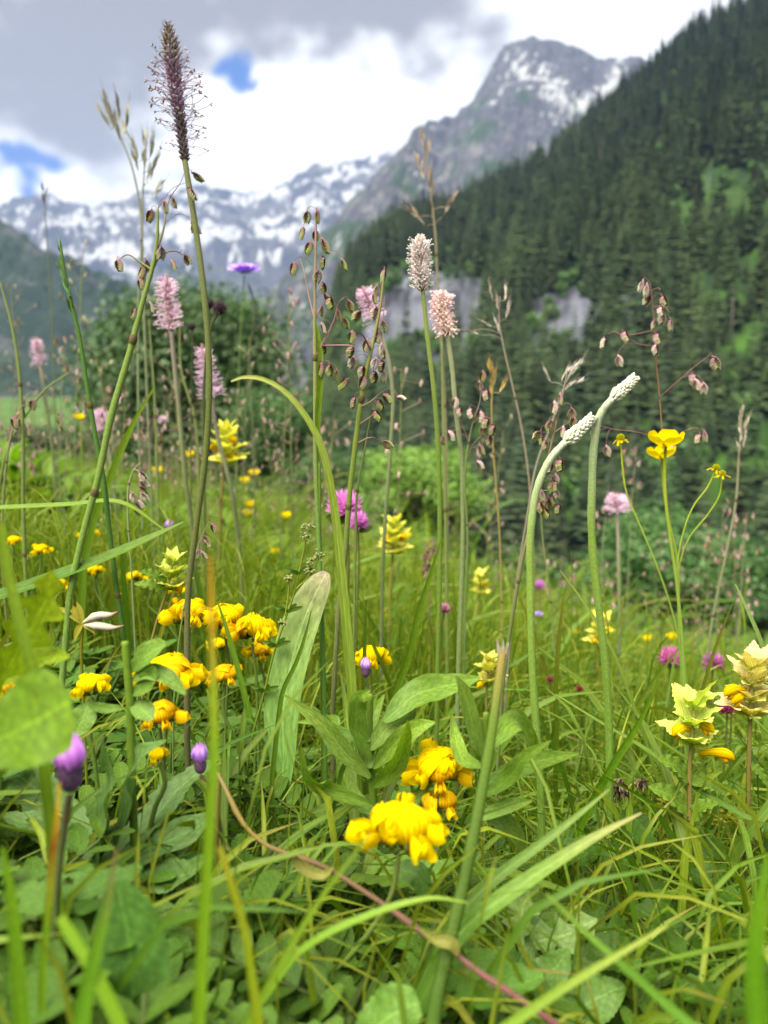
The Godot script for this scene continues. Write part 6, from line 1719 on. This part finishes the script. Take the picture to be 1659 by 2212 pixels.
	for q in [[[[180, 1345], [210, 1330], [240, 1328], [255, 1322]], 18], [[[182, 1350], [215, 1352], [245, 1356], [268, 1352]], 20]]:
		var pts := trace(q[0], 0.3, 0.298, 16, false)
		var m := MB.new()
		tube(m, pts, [px_size(3, 0.3), px_size(q[1] * 0.5, 0.3), px_size(q[1] * 0.45, 0.3), px_size(4, 0.3), px_size(2.5, 0.3)], [lin("d8d4b0", 0.65), lin("dcd4c4", 0.68), lin("d0c0b0", 0.65), lin("8c5c40", 0.6)], 9)
		part(m, "capsule", mats.dry, o)
	for q in [[118, 1310], [140, 1300], [166, 1300], [160, 1385], [205, 1370]]:
		add_leaf(o, [[178, 1348], [(q[0] + 178) * 0.5, (q[1] + 1348) * 0.5 - 6], [q[0], q[1]]], 0.3, 0.3, "lance", 14, ["b8c868", "ccd478"], Vector3(0.2, 0.5, 1), 0.3, 0.0, false, 4, "sepal")
	# brown withered heads at the right
	for q in [[1335, 1700, 26, "brown withered flower head on a bent pale stalk at lower right"], [1386, 1690, 16, "small blackish withered head just right of the brown one"]]:
		o = rooted_thing("withered_flower", q[3], "seed head", q[0], q[1] + 120, 0.33)
		add_stem(o, [[q[0] - 4, q[1]], [q[0] - 20, q[1] + 4], [q[0] - 26, q[1] + 60]], 0.33, 0.33, [2.2, 2.6], ["b0a470", "9ca45c"])
		var m := MB.new()
		var c := P(q[0], q[1], 0.33)
		for i in 46:
			var dirb := rand_dir()
			var r := px_size(q[2], 0.33)
			leaf(m, smooth([c + dirb * r * 0.2, c + dirb * r * 0.7 + rand_dir() * r * 0.2, c + dirb * r + Vector3(0, -r * 0.4, 0)], 4), func(t): return r * 0.16 * (1.0 - t * 0.6), rand_dir(), lin("3c2c24", 0.6).lerp(lin("b89c80", 0.6), pow(rng.randf(), 2.0)), 2, 0.4)
		part(m, "withered_head", mats.dry, o)

func _ready() -> void:
	# camera
	var cam := Camera3D.new()
	cam.name = "camera"
	cam.position = EYE
	cam.rotation_degrees = Vector3(PITCH, 0, 0)
	cam.near = 0.01
	cam.far = 12000.0
	var lens := CameraAttributesPhysical.new()
	lens.frustum_focal_length = 12.0 / (1106.0 / FOCAL)
	lens.frustum_near = 0.01
	lens.frustum_far = 12000.0
	lens.frustum_focus_distance = 0.335
	lens.exposure_aperture = 7.2
	cam.attributes = lens
	cam.fov = rad_to_deg(2.0 * atan(1106.0 / FOCAL))
	add_child(cam)
	cam.make_current()
	# sky, sun behind thin cloud, exposure
	var env := Environment.new()
	env.background_mode = Environment.BG_SKY
	env.sky = make_sky()
	env.tonemap_mode = Environment.TONE_MAPPER_LINEAR
	env.tonemap_exposure = 3.5
	env.sdfgi_enabled = true
	env.ssao_enabled = true
	env.ssil_enabled = true
	env.fog_enabled = FOG
	env.fog_density = 0.00007
	env.fog_light_color = Color(0.66, 0.78, 1.0)
	var we := WorldEnvironment.new()
	we.name = "environment"
	we.environment = env
	add_child(we)
	var sun := DirectionalLight3D.new()
	sun.name = "sun"
	sun.light_energy = 1.6
	sun.light_angular_distance = 55.0
	sun.light_color = Color(1.0, 0.97, 0.9)
	sun.shadow_enabled = true
	sun.look_at_from_position(Vector3(-3.2, 10, 4.5), Vector3.ZERO, Vector3.UP)
	add_child(sun)

	relief.seed = 19
	relief.frequency = 0.02
	relief.fractal_octaves = 3
	make_materials()
	build_shared()
	build_land()
	build_wood()
	build_bushes()
	build_sward()
	build_plantains()
	build_quaking()
	build_grasses()
	build_blades()
	build_flowers()
	build_leaves()

const FOG := true
